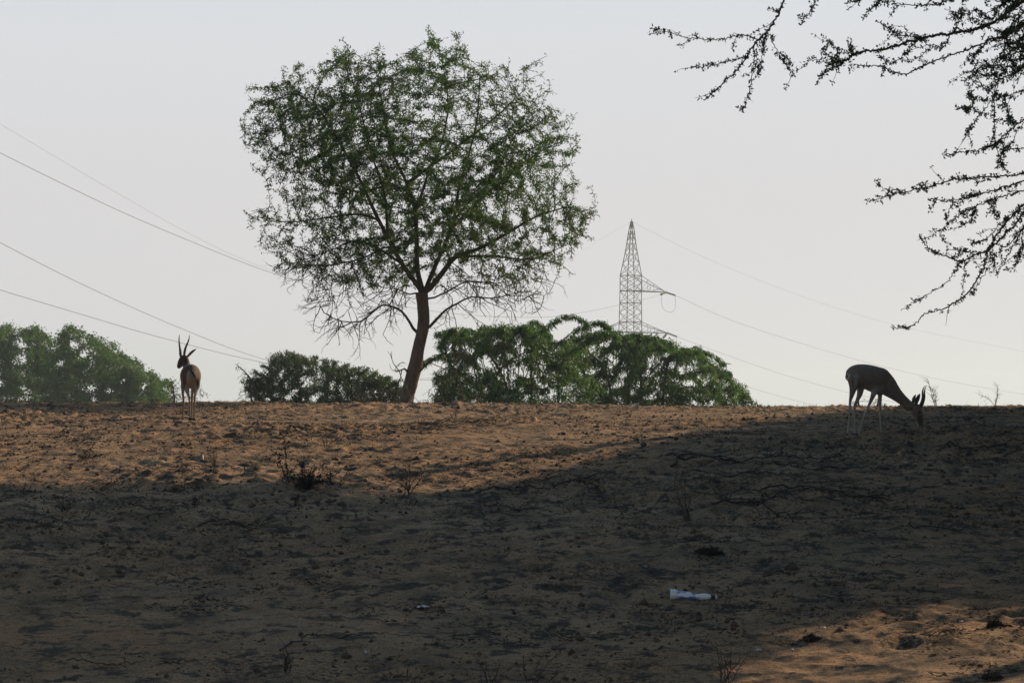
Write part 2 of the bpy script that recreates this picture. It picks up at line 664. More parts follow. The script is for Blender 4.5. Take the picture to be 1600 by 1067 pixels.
# ------------------------------------------------------------------ main tree
def main_tree():
    rs = np.random.RandomState(3)
    D = 39.0
    k = D / F
    base = P(640, 634, D)
    tr = root("acacia_tree", base, "tall round-crowned green tree with a leaning brown trunk on the ridge", "tree")

    def L(pts, dep):
        pts = np.asarray(pts, float)
        dep = np.interp(np.linspace(0, 1, len(pts)), np.linspace(0, 1, len(dep)), dep)
        return P(pts[:, 0], pts[:, 1], D + dep)

    paths = [
        (None, L([(633, 642), (635, 622), (641, 600), (647, 575), (652, 550), (658, 525), (662, 500), (661, 478), (659, 458)], [0, 0]),
         [.14, .12, .122, .118, .106, .10, .098, .098, .105]),
        (0, L([(661, 458), (648, 440), (628, 412), (606, 372), (585, 330), (562, 280), (545, 249), (522, 208), (500, 174), (470, 150)], [0, -1.1]), [.085, .02]),
        (0, L([(661, 458), (652, 420), (651, 370), (647, 320), (635, 285), (612, 235), (600, 180), (590, 120)], [0, .7]), [.09, .02]),
        (0, L([(663, 458), (676, 425), (700, 370), (712, 330), (716, 300), (730, 250), (745, 190), (750, 120)], [0, 1.2]), [.075, .018]),
        (0, L([(663, 462), (690, 428), (712, 402), (750, 388), (790, 366), (837, 339), (880, 325)], [0, -.6]), [.095, .018]),
        (2, L([(648, 330), (660, 300), (672, 262), (690, 225), (700, 160), (690, 90)], [.3, -.8]), [.05, .014]),
        (2, L([(636, 287), (670, 262), (725, 222), (777, 181), (820, 140)], [.35, 1.0]), [.055, .014]),
        (1, L([(590, 342), (560, 335), (519, 339), (470, 346), (425, 346)], [-.4, .2]), [.04, .012]),
        (1, L([(628, 412), (590, 388), (556, 376), (520, 390), (480, 405)], [-.2, -1.3]), [.04, .012]),
        (4, L([(712, 402), (770, 400), (830, 405), (890, 380)], [-.2, .9]), [.045, .012]),
        (2, L([(640, 300), (610, 290), (560, 300), (520, 285), (470, 250), (430, 235)], [.4, 1.8]), [.045, .012]),
        (3, L([(705, 360), (740, 320), (790, 280), (840, 240), (880, 220)], [.5, 1.9]), [.045, .012]),
        (3, L([(700, 370), (720, 330), (770, 280), (800, 220), (830, 180)], [.5, -1.6]), [.045, .012]),
        (1, L([(606, 372), (600, 300), (580, 240), (560, 160), (540, 90)], [-.3, -1.9]), [.045, .012]),
        # low bare limbs
        (0, L([(651, 524), (640, 503), (627, 486), (612, 479), (597, 477), (580, 490), (564, 502), (534, 502), (507, 489), (496, 468)], [0, -.5]), [.05, .034, .026, .018, .008]),
        (0, L([(672, 510), (684, 497), (697, 484), (715, 474), (736, 464), (766, 466), (790, 462), (819, 455), (850, 462)], [0, -.5]), [.05, .034, .024, .014, .006]),
        (0, L([(640, 585), (632, 576), (624, 580), (614, 579)], [0, -.3]), [.04, .02, .008]),
        (0, L([(652, 585), (664, 572), (680, 560), (700, 548), (712, 536)], [0, -.4]), [.035, .008]),
        (0, L([(656, 455), (640, 460), (622, 452), (600, 450)], [0, -.5]), [.03, .008]),
        (0, L([(668, 470), (700, 455), (730, 440), (770, 445), (805, 470)], [0, 0.5]), [.03, .008]),
        (1, L([(610, 380), (575, 400), (540, 410), (500, 415), (450, 410)], [-.3, .4]), [.032, .01]),
    ]
    nodes, parent, rr, ends = skeleton(paths)
    nskel = len(nodes)

    # crown outline, in metres round the crown centre
    out = [(372, 240), (392, 205), (388, 155), (424, 118), (452, 102), (485, 98), (535, 64), (562, 92), (592, 76), (628, 88), (655, 66), (684, 44),
           (706, 62), (728, 58), (742, 82), (792, 80), (830, 96), (862, 90), (872, 130), (880, 165), (905, 180), (902, 215), (912, 262), (905, 300),
           (930, 330), (934, 380), (905, 392), (890, 415), (868, 452), (815, 474), (760, 462), (690, 452), (650, 440), (600, 458), (560, 464),
           (515, 455), (462, 436), (425, 410), (398, 345), (410, 310), (392, 265)]
    out = np.array(out, float)
    cx, cy = 655, 275
    ao = np.arctan2(out[:, 1] - cy, out[:, 0] - cx); ro = np.hypot(out[:, 0] - cx, out[:, 1] - cy)
    o = np.argsort(ao); ao = ao[o]; ro = ro[o]

    def edge(a):
        return np.interp(a, np.concatenate([ao - 2 * np.pi, ao, ao + 2 * np.pi]), np.tile(ro, 3))

    def crown_points(n, lo=0.0):
        a = rs.uniform(-np.pi, np.pi, n * 3)
        rho = np.sqrt(rs.uniform(lo, 1, n * 3))
        e = edge(a)
        keep = rs.uniform(0, 1, n * 3) < (e / ro.max()) ** 2
        a, rho, e = a[keep][:n], rho[keep][:n], e[keep][:n]
        e = e * (0.955 + 0.03 * vnoise(a * 7, a * 0, 5) + 0.03 * vnoise(a * 19, a * 0, 6))
        rho = np.where((rho > .9) & (rs.uniform(size=len(rho)) < .5), rho * rs.uniform(.6, 1, len(rho)), rho)
        e = e * np.where((vnoise(a * 26, a * 0, 61) > .35) & (rho > .8), 1.07, 0.985)
        px = cx + np.cos(a) * e * rho; py = cy + np.sin(a) * e * rho
        t = rs.uniform(-1, 1, len(a))
        dep = np.sign(t) * np.abs(t) ** 0.8 * 2.7 * np.sqrt(np.clip(1 - rho ** 2.4, 0, 1))
        return px, py, dep
    px, py, dep = crown_points(12500)
    # clumps and gaps: drop attractors where a 3-D noise is low
    A = P(px, py, D) ; A[:, 1] += dep
    q = fbm(A[:, 0] * 1.5 + A[:, 1] * 1.1, A[:, 2] * 1.9 - A[:, 1] * 0.6, 2, 91)
    A = A[(q > -0.12) | (rs.uniform(size=len(A)) < 0.22)]
    # sparse lower, hanging twigs
    n2 = 420
    bx = rs.uniform(500, 850, n2); by = rs.uniform(425, 520, n2)
    ok = ((by < 480 + 25 * np.cos((bx - 560) / 60)) & (np.abs(bx - 661) > 14))
    B = P(bx[ok], by[ok], D + rs.uniform(-1.3, 1.3, ok.sum()))
    n3 = 20
    C3 = P(rs.uniform(500, 600, n3), rs.uniform(470, 520, n3), D - .5 + rs.uniform(-.3, .3, n3))
    C4 = P(rs.uniform(605, 640, 12), rs.uniform(560, 592, 12), D - .2 + rs.uniform(-.2, .2, 12))
    C5 = P(rs.uniform(680, 790, 14), rs.uniform(455, 520, 14), D - .2 + rs.uniform(-.4, .4, 14))
    A = np.vstack([A, B, C3, C4, C5])
    N_, Pn = grow(nodes, parent, A, 0.08, 0.8, 0.115, 150, 0.16, rs, (0, 0, 0.01), mom=0.95)
    # hand radii on the skeleton, pipe model elsewhere
    set0 = set(ends[0])
    pr, has = pipe_radii(N_, Pn, 0.0036, 2.35, 0.06)
    rad_ = pr.copy()
    for i in range(nskel): rad_[i] = rr[i] * (1.0 if i in set0 else 0.55)
    for i in range(nskel, len(N_)):
        rad_[i] = min(rad_[i], rad_[Pn[i]] * 0.92)
    rad_ = np.maximum(rad_, 0.0046)

    # trunk with flutes and burls
    tp = N_[ends[0]]; trr = rad_[ends[0]]
    kk = 28
    ang = np.arange(kk) * 2 * np.pi / kk
    V = []
    sub = catmull(np.column_stack([tp, trr]), 4)
    for i, (x, y, z, r) in enumerate(sub):
        rr2 = r * (1 + 0.10 * np.sin(3 * ang + i * 0.05) + 0.06 * vnoise(ang * 2 + 9, np.full(kk, i * 0.16), 5) + 0.05 * vnoise(ang * 5, np.full(kk, i * 0.35), 8))
        V.append(np.stack([x + rr2 * np.cos(ang), y + rr2 * np.sin(ang), np.full(kk, z)], 1))
    m = len(sub)
    i = np.arange(m - 1)[:, None] * kk; j = np.arange(kk)[None, :]
    Fq = np.stack([i + j, i + (j + 1) % kk, i + kk + (j + 1) % kk, i + kk + j], -1).reshape(-1, 4)
    link("trunk", make_mesh("trunk", np.concatenate(V), Fq, True), M_bark, tr)

    # limbs: one part per hand-set limb; all finer wood is one mass
    main_set = set(ends[0])
    limb_of = {}
    for pi in range(1, len(ends)):
        T = Tubes(); ids = ends[pi]
        first = Pn[ids[0]]
        seq = ([first] if first >= 0 else []) + list(ids)
        pts = N_[seq]; r = rad_[seq].copy()
        r[0] = min(r[0], r[1] * 1.25)
        T.add(pts, r, 9)
        T.build("limb", M_twig, tr)
        for q in ids: limb_of[q] = pi
    T = Tubes()
    ch = []
    kids = {}
    for i in range(nskel, len(N_)): kids.setdefault(Pn[i], []).append(i)
    stack = [(i, Pn[i]) for i in range(nskel, len(N_)) if Pn[i] < nskel]
    while stack:
        i, p = stack.pop()
        c = [p, i]
        while kids.get(i):
            ks = sorted(kids[i], key=lambda q: -rad_[q])
            for q in ks[1:]: stack.append((q, i))
            i = ks[0]; c.append(i)
        r = rad_[c].copy(); r[0] = min(r[0], r[1] * 1.2); r[-1] *= 0.5
        T.add(N_[c], r, 3 if r.max() < 0.009 else 5)
    tw = T.build("twigs", M_twig, tr); tag(tw, kind="stuff")

    # bare, angular, forking twigs under the crown and along the low limbs
    T = Tubes()

    def spray(p, d, L, r, depth):
        m = 4; pts = [p]
        for _ in range(m):
            d = norm(d + rs.normal(size=3) * .22 + np.array([0, 0, -.03])); pts.append(pts[-1] + d * L / m)
        T.add(pts, np.linspace(r, r * .55, m + 1), 3)
        if depth:
            for q in range(1, m + 1):
                if rs.rand() < .62:
                    d2 = norm(d + rand_dirs(1, rs)[0] * .95)
                    spray(pts[q], d2, L * rs.uniform(.3, .62), r * .6, depth - 1)
    for pi, cnt_ in ((14, 19), (15, 15), (18, 8), (19, 15), (4, 8), (8, 12), (9, 10), (20, 12), (16, 3), (17, 5), (1, 5)):
        ids = ends[pi]
        for _ in range(cnt_):
            q = ids[rs.randint(max(1, len(ids) // 4), len(ids))]
            out_ = norm(N_[q] - np.array([P(661, 470, D)[0], D, N_[q][2]]) + 1e-6)
            d = norm(out_ * .5 + rand_dirs(1, rs)[0] * .75 + np.array([0, 0, -.45]))
            spray(N_[q], d, rs.uniform(.22, .62), .0095, 2)
    lo = np.nonzero((np.arange(len(N_)) >= nskel) & (rad_ < .01))[0]
    _, lpy, _ = proj(N_[lo])
    lo = lo[(lpy > 405)]
    for q in lo[rs.randint(0, len(lo), 100)]:
        out_ = norm(N_[q] - np.array([P(661, 470, D)[0], D, N_[q][2]]) + 1e-6)
        spray(N_[q], norm(out_ * .6 + rand_dirs(1, rs)[0] * .6 + np.array([0, 0, -.5])), rs.uniform(.15, .5), .008, 2)
    tag(T.build("bare_twigs", M_twig, tr), kind="stuff")

    # leaves on the young wood
    young = np.nonzero((rad_ < 0.0145) & (np.arange(len(N_)) >= nskel))[0]
    yp = N_[young]
    ppx, ppy, _ = proj(yp)
    dens = np.interp(ppy, [30, 300, 380, 440, 462, 485], [1.0, 1.0, 1.0, 0.8, 0.12, 0.0])
    dens *= np.where(ppx < 520, np.interp(ppy, [240, 330, 420], [1, .8, .65]), 1)
    erho = np.hypot(ppx - cx, ppy - cy) / edge(np.arctan2(ppy - cy, ppx - cx))
    dens *= np.interp(erho, [.55, 1.0], [1.0, .62]) * np.interp(ppx, [400, 520], [.75, 1])
    cl = fbm(yp[:, 0] * 1.1 + yp[:, 1] * .8, yp[:, 2] * 1.3 + yp[:, 1] * .5, 2, 17)
    dens *= np.clip(0.75 + 1.1 * cl, 0.12, 1.5)
    cnt = rs.poisson(15.0 * dens)
    idx = np.repeat(young, cnt)
    n = len(idx)
    par = N_[Pn[idx]]
    t = rs.uniform(0, 1, (n, 1))
    bpos = par * (1 - t) + N_[idx] * t
    tdir = norm(N_[idx] - par)
    d = norm(tdir * 0.3 + rand_dirs(n, rs) * 1.0 + np.array([0, 0, -0.22]))
    bpos = bpos + rs.normal(size=(n, 3)) * 0.024
    me = leaflets_mesh("crown", bpos, d, rs.uniform(0.035, 0.085, n), rs.uniform(0.014, 0.028, n), rs)
    c = link("crown", me, M_leaf, tr); tag(c, kind="stuff")
    print("main tree nodes", len(N_), "leaves", n)


main_tree()


# ------------------------------------------------------------------ bushes on and behind the ridge
def bush(name, label, cat, D, outline, stems, nattr, depth, lmat, leaf, lpn, droop=0.3, step=0.12, gapseed=5, gap=-0.2, rtip=0.005,
         extra=None, seed=1, group=None, wood=None, leaf_dens=None, botm=None, jitter=0.22, trop=(0, 0, 0), inner=None):
    rs = np.random.RandomState(seed)
    ol = np.array(outline, float)
    bx = [s[0] for s in stems]
    z0 = float(macro(np.array([P(np.mean(bx), 640, D)[0]]), np.array([D]))[0])
    base = P(np.mean(bx), 640, D); base[2] = z0
    r_ = root(name, base, label, cat, group)
    xs = rs.uniform(ol[:, 0].min(), ol[:, 0].max(), nattr * 4); ys = rs.uniform(ol[:, 1].min(), ol[:, 1].max(), nattr * 4)
    ins = poly_mask(ol, xs, ys)
    xs = xs[ins][:nattr]; ys = ys[ins][:nattr]
    A = P(xs, ys, D)
    cxm, hw = (ol[:, 0].max() + ol[:, 0].min()) / 2, (ol[:, 0].max() - ol[:, 0].min()) / 2
    top = ol[:, 1].min(); ht = 645 - top
    dd = depth * np.sqrt(np.clip(1 - ((xs - cxm) / hw) ** 2 * 0.8 - (np.clip(640 - ys, 0, None) / ht) ** 2 * 0.6, 0.05, 1))
    A[:, 1] += rs.uniform(-1, 1, len(A)) * dd
    q = fbm(A[:, 0] * 0.9 + A[:, 1] * .7, A[:, 2] * 1.5 - A[:, 1] * .4, 2, gapseed)
    A = A[(q > gap) | (rs.uniform(size=len(A)) < 0.15)]
    paths = []
    for s in stems:
        b0 = P(s[0], 640, D); b0[2] = z0 - 0.1
        pts = [b0] + [P(a, b, D) + np.array([0, s[2], 0]) * f for (a, b), f in zip(s[1], np.linspace(.4, 1, len(s[1])))]
        paths.append((None, pts, s[3] if len(s) > 3 else [.04, .008]))
    nodes, parent, rr, ends = skeleton(paths)
    nsk = len(nodes)
    N_, Pn = grow(nodes, parent, A, step * .8, max(1.5, step * 9), step * 1.15, 150, jitter, rs, trop)
    pr, has = pipe_radii(N_, Pn, rtip, 2.4, 0.09)
    for i in range(nsk): pr[i] = max(pr[i] * .8, rr[i])
    for i in range(nsk, len(N_)): pr[i] = min(pr[i], pr[Pn[i]] * .95)
    for ids in ends:
        T = Tubes(); T.add(N_[ids], pr[ids], 6); T.build("stem", wood or M_twig, r_)
    T = Tubes(); kids = {}
    for i in range(nsk, len(N_)): kids.setdefault(Pn[i], []).append(i)
    stack = [(i, Pn[i]) for i in range(nsk, len(N_)) if Pn[i] < nsk]
    while stack:
        i, p = stack.pop(); c = [p, i]
        while kids.get(i):
            ks = sorted(kids[i], key=lambda q: -pr[q])
            for q in ks[1:]: stack.append((q, i))
            i = ks[0]; c.append(i)
        T.add(N_[c], pr[c], 3)
    if T.n:
        tw = T.build("twigs", wood or M_twig, r_); tag(tw, kind="stuff")
    young = np.nonzero((pr < rtip * 4.5))[0]
    young = young[Pn[young] >= 0]
    yp = N_[young]
    cl = fbm(yp[:, 0] * .9 + yp[:, 1] * .7, yp[:, 2] * 1.6, 2, gapseed + 3)
    _, ppy, _ = proj(yp)
    dens = np.clip(0.8 + 0.6 * cl, 0.2, 1.3)
    if leaf_dens: dens = dens * np.interp(ppy, leaf_dens[0], leaf_dens[1])
    idx = np.repeat(young, rs.poisson(lpn * dens))
    n = len(idx)
    t = rs.uniform(0, 1, (n, 1))
    b = N_[Pn[idx]] * (1 - t) + N_[idx] * t + rs.normal(size=(n, 3)) * step * .35
    d = norm(rand_dirs(n, rs) + np.array([0, 0, -1.0]) * droop * 2)
    me = leaflets_mesh("foliage", b, d, rs.uniform(leaf[0], leaf[1], n), rs.uniform(leaf[2], leaf[3], n), rs)
    f = link("foliage", me, lmat, r_); tag(f, kind="stuff")
    print(name, len(N_), n)
    return r_


# big drooping bush behind the trunk, right
MB1 = bush("mesquite_bush", "wide drooping green bush on the ridge in front of the pylon", "bush", 50,
     [(676, 640), (672, 600), (678, 560), (672, 525), (700, 512), (740, 512), (800, 505), (838, 508), (846, 520), (880, 530), (915, 545), (940, 600), (930, 650), (700, 655)],
     [(800, [(790, 600), (760, 550), (720, 522)], 0.2), (830, [(830, 580), (825, 530), (790, 512)], -0.8), (870, [(872, 590), (850, 545), (835, 520)], 0.8),
      (720, [(715, 600), (700, 560), (690, 530)], -0.5), (760, [(770, 600), (800, 560), (860, 535)], 1.0)],
     3300, 1.6, M_leaf_mesq, (0.06, 0.14, 0.016, 0.034), 17, 0.5, 0.12, 21, 0.02, seed=11,
     leaf_dens=([500, 560, 640], [1.0, 1.0, 1.25]))
MB2 = bush("mesquite_bush", "green bush with arching sprays below the pylon, sloping down to the right", "bush", 54,
     [(905, 650), (880, 600), (870, 560), (880, 540), (900, 520), (940, 512), (985, 522), (1010, 520), (1040, 532), (1075, 540), (1110, 560), (1135, 585), (1165, 605),
      (1176, 628), (1176, 650)],
     [(960, [(950, 590), (920, 550), (900, 525)], 0.2), (1000, [(1000, 580), (985, 545), (960, 520)], -0.6), (1030, [(1040, 590), (1050, 560), (1080, 548), (1120, 575), (1160, 612)], 0.3),
      (980, [(985, 590), (1010, 550), (1040, 537)], 0.7), (930, [(920, 600), (895, 560), (880, 545)], -0.4)],
     3400, 1.6, M_leaf_mesq, (0.06, 0.14, 0.016, 0.034), 17, 0.5, 0.12, 27, 0.02, seed=12,
     leaf_dens=([500, 560, 640], [1.0, 1.0, 1.25]))


def fronds(r_, D, runs, lmat, per, llen, lwid, droop, r0, seed, depth, cross=0):
    """Leafy shoots as parts of a bush; their leaves hang (droop 1) or stand up (droop -1)."""
    rs = np.random.RandomState(seed)
    Bp = []; Dr = []
    for run in runs:
        c = catmull(np.array(run, float), 10)
        dep = D + rs.uniform(-depth, depth)
        pts = P(c[:, 0], c[:, 1], dep) + rs.normal(size=(len(c), 3)) * .012
        T = Tubes(); T.add(pts, np.linspace(r0, r0 * .25, len(pts)), 5); T.build("shoot", M_twig, r_)
        m = len(pts)
        for s_ in range(int(m * .3), m):
            t = norm(pts[min(s_ + 1, m - 1)] - pts[s_ - 1])
            n = rs.poisson(per * (.4 + .9 * rs.rand()))
            for q in range(n):
                p = pts[s_] + rs.normal(size=3) * np.array([.035, .06, .02])
                Bp.append(p + np.array([0, 0, -rs.uniform(0, .07) * max(droop, 0)]))
                Dr.append(norm(t * .35 + rs.normal(size=3) * .4 + np.array([0, 0, -droop])))
    n = len(Bp)
    me = leaflets_mesh("leaf_spray", np.array(Bp), np.array(Dr), rs.uniform(llen[0], llen[1], n), rs.uniform(lwid[0], lwid[1], n), rs)
    f = link("leaf_spray", me, lmat, r_); tag(f, kind="stuff")


def arch_runs(tops, cx_, seed, base_y=600):
    rs = np.random.RandomState(seed); out = []
    for (x, y) in tops:
        x += rs.uniform(-14, 10); y += rs.uniform(-5, 14)
        sx = x + (cx_ - x) * rs.uniform(.35, .6)
        dirx = 1 if x > cx_ else -1
        reach = rs.uniform(12, 46) * (dirx if rs.rand() < .72 else -dirx)
        if x > 1110: reach = min(reach, 20)
        out.append([(sx, base_y), (sx + (x - sx) * .35, y + (base_y - y) * .45), (x - reach * .35, y + 3), (x, y), (x + reach * .6, y + rs.uniform(5, 12)), (x + reach, y + rs.uniform(16, 34))])
    return out


hand = [[(830, 600), (838, 560), (846, 520), (862, 502), (884, 492), (905, 495), (920, 508)],
        [(850, 600), (856, 560), (878, 534), (903, 512), (925, 503), (942, 502), (952, 512)],
        [(870, 600), (880, 560), (905, 540), (930, 522), (950, 518), (968, 524)]]
fronds(MB1, 50, hand + arch_runs([(690, 520), (705, 513), (725, 508), (745, 510), (770, 512), (790, 510), (812, 508), (835, 506), (850, 520), (700, 545), (735, 540), (765, 545), (800, 540), (840, 545), (690, 575),
                                  (720, 570), (770, 575), (820, 575), (870, 560), (890, 575)], 800, 61), M_leaf_mesq, 17, (.06, .17), (.018, .034), .8, .012, 5, 1.5)
fronds(MB2, 54, [[(900, 600), (930, 560), (960, 538), (985, 528), (1015, 524), (1040, 532)],
                 [(950, 600), (985, 560), (1015, 540), (1050, 538), (1085, 552), (1108, 572)],
                 [(1000, 600), (1040, 560), (1075, 550), (1115, 566), (1145, 590), (1172, 622)]]
       + arch_runs([(900, 540), (925, 522), (945, 515), (970, 522), (995, 520), (1020, 528), (1045, 534), (1070, 542), (1095, 552), (1115, 565), (1132, 584), (930, 550), (970, 550), (1010, 555), (1055, 570),
                    (1090, 585), (1120, 600), (950, 580), (1000, 585), (1050, 598)], 985, 62), M_leaf_mesq, 17, (.06, .17), (.018, .034), .8, .012, 6, 1.5)

# left background trees
bush("round_bush", "large green bush at the far left edge beyond the ridge", "bush", 118,
     [(-60, 650), (-60, 520), (-20, 505), (18, 507), (40, 520), (52, 508), (70, 520), (88, 530), (100, 600), (94, 650)],
     [(20, [(15, 590), (0, 540), (-10, 520)], 0), (50, [(50, 590), (55, 545), (60, 520)], .5), (-20, [(-25, 580), (-40, 540)], -.5)],
     2600, 3.6, M_leaf_far, (0.11, 0.21, 0.055, 0.10), 30, 0.2, 0.30, 33, -0.3, seed=21, leaf_dens=([500, 560, 620], [.8, 1.1, 1.6]), rtip=.006)
bush("round_bush", "broad green bush sloping down to the right behind the left gazelle", "bush", 112,
     [(64, 650), (68, 570), (84, 515), (104, 508), (130, 516), (150, 525), (185, 545), (215, 565), (240, 580), (258, 600), (268, 632), (262, 650)],
     [(120, [(118, 590), (105, 545), (100, 520)], 0), (160, [(160, 595), (160, 560), (150, 535)], .8), (200, [(205, 605), (210, 585), (205, 570)], -.3), (235, [(240, 620), (245, 600)], .2)],
     3000, 3.4, M_leaf_far, (0.11, 0.20, 0.055, 0.10), 30, 0.2, 0.29, 37, -0.3, seed=22, leaf_dens=([500, 560, 620], [.8, 1.1, 1.6]), rtip=.006)
bush("low_shrub", "small thin-leaved shrub on the ridge just right of the left gazelle", "shrub", 60,
     [(255, 640), (258, 600), (275, 590), (292, 595), (305, 600), (322, 612), (330, 632), (325, 645)],
     [(275, [(272, 620), (268, 602)], 0), (300, [(300, 620), (305, 608)], 0)],
     500, 0.6, M_leaf_thorn, (0.03, 0.06, 0.018, 0.03), 12, 0.1, 0.11, 39, -0.2, seed=23, rtip=.005)
# thorn tree in the middle: flat tiers of upswept twigs
TB = bush("thorn_bush", "flat-topped dark thorny bush on the ridge left of the tall tree's trunk", "bush", 56,
     [(398, 650), (388, 620), (382, 600), (400, 590), (418, 580), (424, 562), (450, 553), (480, 561), (520, 567), (550, 578), (585, 585), (612, 596), (634, 612), (640, 650)],
     [(470, [(468, 605), (450, 575), (435, 565)], 0), (510, [(510, 600), (520, 580), (540, 578)], .6), (560, [(565, 615), (585, 597), (605, 597)], -.3), (430, [(425, 620), (410, 600)], -.3)],
     4200, 1.4, M_leaf_thorn, (0.035, 0.085, 0.018, 0.034), 36, -0.5, 0.13, 43, -0.12, seed=24, rtip=.008, trop=(0.02, 0, 0.05), leaf_dens=([550, 600, 630], [.8, 1.2, 1.5]))
_rs = np.random.RandomState(71)
_top = [(392, 596), (405, 585), (420, 575), (430, 562), (440, 557), (452, 555), (465, 558), (478, 561), (492, 562), (508, 566), (522, 568), (538, 573), (552, 577), (568, 581), (584, 585), (600, 592), (615, 600), (628, 610)]
_runs = []
for (_x, _y) in _top * 3:
    _sx = _x + (500 - _x) * .25 + _rs.uniform(-6, 6); _a = (_x - 500) / 130 + _rs.normal() * .45
    _l = _rs.uniform(6, 17)
    _runs.append([(_sx, _y + 26), ((_sx + _x) / 2, _y + 11), (_x, _y + 2), (_x + _l * math.sin(_a), _y + 2 - _l * .55 * math.cos(_a))])
fronds(TB, 56, _runs, M_leaf_thorn, 7, (.03, .08), (.014, .026), -.5, .010, 8, 1.2)
bush("thorn_bush", "thin bare grey thorn shrub leaning out at the left of the flat-topped bush", "shrub", 55,
     [(366, 565), (378, 568), (392, 580), (402, 600), (420, 650), (352, 650), (372, 610)],
     [(402, [(398, 610), (386, 585), (370, 570)], 0), (390, [(392, 620), (380, 600)], .2)],
     420, 0.5, M_leaf_thorn, (0.03, 0.06, 0.012, 0.02), 2.6, 0.3, 0.10, 47, -0.5, seed=25, rtip=.005)
bush("dry_brush", "dry reddish-brown brush at the foot of the tall tree, left side", "brush", 41,
     [(545, 645), (550, 615), (575, 608), (600, 606), (625, 602), (636, 612), (632, 645)],
     [(590, [(588, 625), (580, 612)], 0), (610, [(612, 625), (622, 606)], 0), (565, [(562, 628), (556, 616)], 0.1)],
     700, 0.5, plain_mat("dry_leaf", (0.10, 0.07, 0.045), 0.9), (0.02, 0.05, 0.006, 0.012), 4, 0.0, 0.06, 49, -0.4, seed=26, rtip=.003)
bush("dry_brush", "tangled half-dry brush behind the trunk at the left end of the drooping bush", "brush", 44,
     [(650, 648), (655, 610), (670, 585), (690, 570), (720, 575), (760, 600), (770, 648)],
     [(690, [(690, 620), (680, 590)], 0), (720, [(722, 620), (715, 585)], 0.2), (745, [(748, 625), (755, 605)], 0.1)],
     700, 0.6, M_leaf_thorn, (0.03, 0.07, 0.01, 0.018), 2.6, 0.2, 0.08, 51, -0.3, seed=27, rtip=.0035)
bush("low_shrub", "tiny green shrub on the skyline between the right gazelle's legs", "shrub", 46,
     [(1325, 645), (1328, 628), (1340, 622), (1355, 625), (1372, 622), (1385, 630), (1388, 645)],
     [(1342, [(1342, 634), (1340, 626)], 0), (1370, [(1371, 634), (1372, 627)], 0)],
     260, 0.3, M_leaf_thorn, (0.02, 0.045, 0.008, 0.014), 5, 0.0, 0.06, 53, -0.6, seed=28, rtip=.003)
bush("low_shrub", "tiny dark shrub on the skyline at the right end of the drooping bush", "shrub", 44,
     [(1172, 645), (1176, 630), (1186, 627), (1196, 633), (1200, 645)],
     [(1185, [(1185, 636), (1182, 630)], 0)],
     120, 0.2, M_leaf_thorn, (0.02, 0.04, 0.008, 0.014), 5, 0.0, 0.05, 55, -0.6, seed=29, rtip=.003)


# ------------------------------------------------------------------ dry stems and small dead shrubs
def dry_plant(name, label, px, py, hpx, spread, nst, seed, mat=None, bushy=0.5, lean=0.0, leaf=0, on=None, r0=0.004, group=None, D=None, cat="dry plant"):
    rs = np.random.RandomState(seed)
    b = ground_at(px, py)
    if D is not None:
        b = P(px, py, D); b[2] = float(G(np.array([b[0]]), np.array([D]))[0])
    H = hpx * b[1] / F
    r_ = root(name, b, label, cat, group)
    lp = []
    for s in range(nst):
        T = Tubes()
        a = rs.uniform(0, 6.28); sp = spread * rs.uniform(0.3, 1.0)
        h = H * rs.uniform(0.6, 1.0) if s else H
        d = np.array([math.cos(a) * sp + lean, math.sin(a) * sp * 0.7, 1.0]); d /= np.linalg.norm(d)
        n = 7; p = b + np.array([rs.normal() * .015, rs.normal() * .015, -0.015]); pts = [p]
        dd = d.copy()
        for k in range(n):
            dd = norm(dd + rs.normal(size=3) * 0.16)
            if dd[2] < 0.05: dd[2] = 0.05
            p = p + dd * h / n * 1.05; pts.append(p)
        pts = np.array(pts)
        T.add(pts, np.linspace(r0, r0 * .35, len(pts)), 4)
        for k in range(2, n + 1):
            for q in range(rs.poisson(bushy * 2)):
                d2 = norm(dd * .5 + rand_dirs(1, rs)[0] * .8 + np.array([0, 0, .35]))
                l2 = h * rs.uniform(.12, .34)
                c = [pts[k]]
                for j in range(3): d2 = norm(d2 + rs.normal(size=3) * .25); c.append(c[-1] + d2 * l2 / 3)
                T.add(c, np.linspace(r0 * .55, r0 * .25, 4), 3)
                lp += c[1:]
        T.build("stem", mat or M_dead, r_)
    if leaf and lp:
        lp = np.repeat(np.array(lp), leaf, 0); n = len(lp)
        me = leaves_mesh("dry_leaves", lp + rand_dirs(n, rs) * .008, rand_dirs(n, rs), rs.uniform(.015, .035, n), rs.uniform(.008, .016, n), rs)
        tag(link("dry_leaves", me, M_litter, r_), kind="stuff")
    return r_


dry_plant("dead_shrub", "tall spindly dead stem at the left end of the dark shrub clump", 449, 752, 66, .25, 2, 101, None, 1.1, -.1, 1, r0=.005, cat="dead shrub")
dry_plant("dead_shrub", "dark tangled dead shrub in the middle of the sand slope, at the shadow edge", 478, 762, 42, 1.8, 17, 102, None, 1.2, .1, 1, r0=.0034, cat="dead shrub")
dry_plant("dead_shrub", "round curled dead shrub at the right end of the dark clump", 522, 762, 42, .9, 9, 103, None, 1.3, 0, 0, r0=.003, cat="dead shrub")
dry_plant("dry_plant", "thin upright dry plant just in front of the dark dead shrub", 462, 793, 24, .8, 8, 104, None, .4)
dry_plant("dry_plant", "airy branching dry weed on the shadow edge, centre of the slope", 640, 774, 52, .45, 6, 105, None, 1.1)
dry_plant("dry_plant", "faint brownish dry weed on the lit sand above the dark shrub", 508, 702, 38, .4, 5, 106, M_litter, 1.2, r0=.003)
dry_plant("dry_plant", "wispy dry grass tuft on the lit sand below the left gazelle", 337, 742, 40, .3, 8, 107, M_litter, .7, r0=.0025)
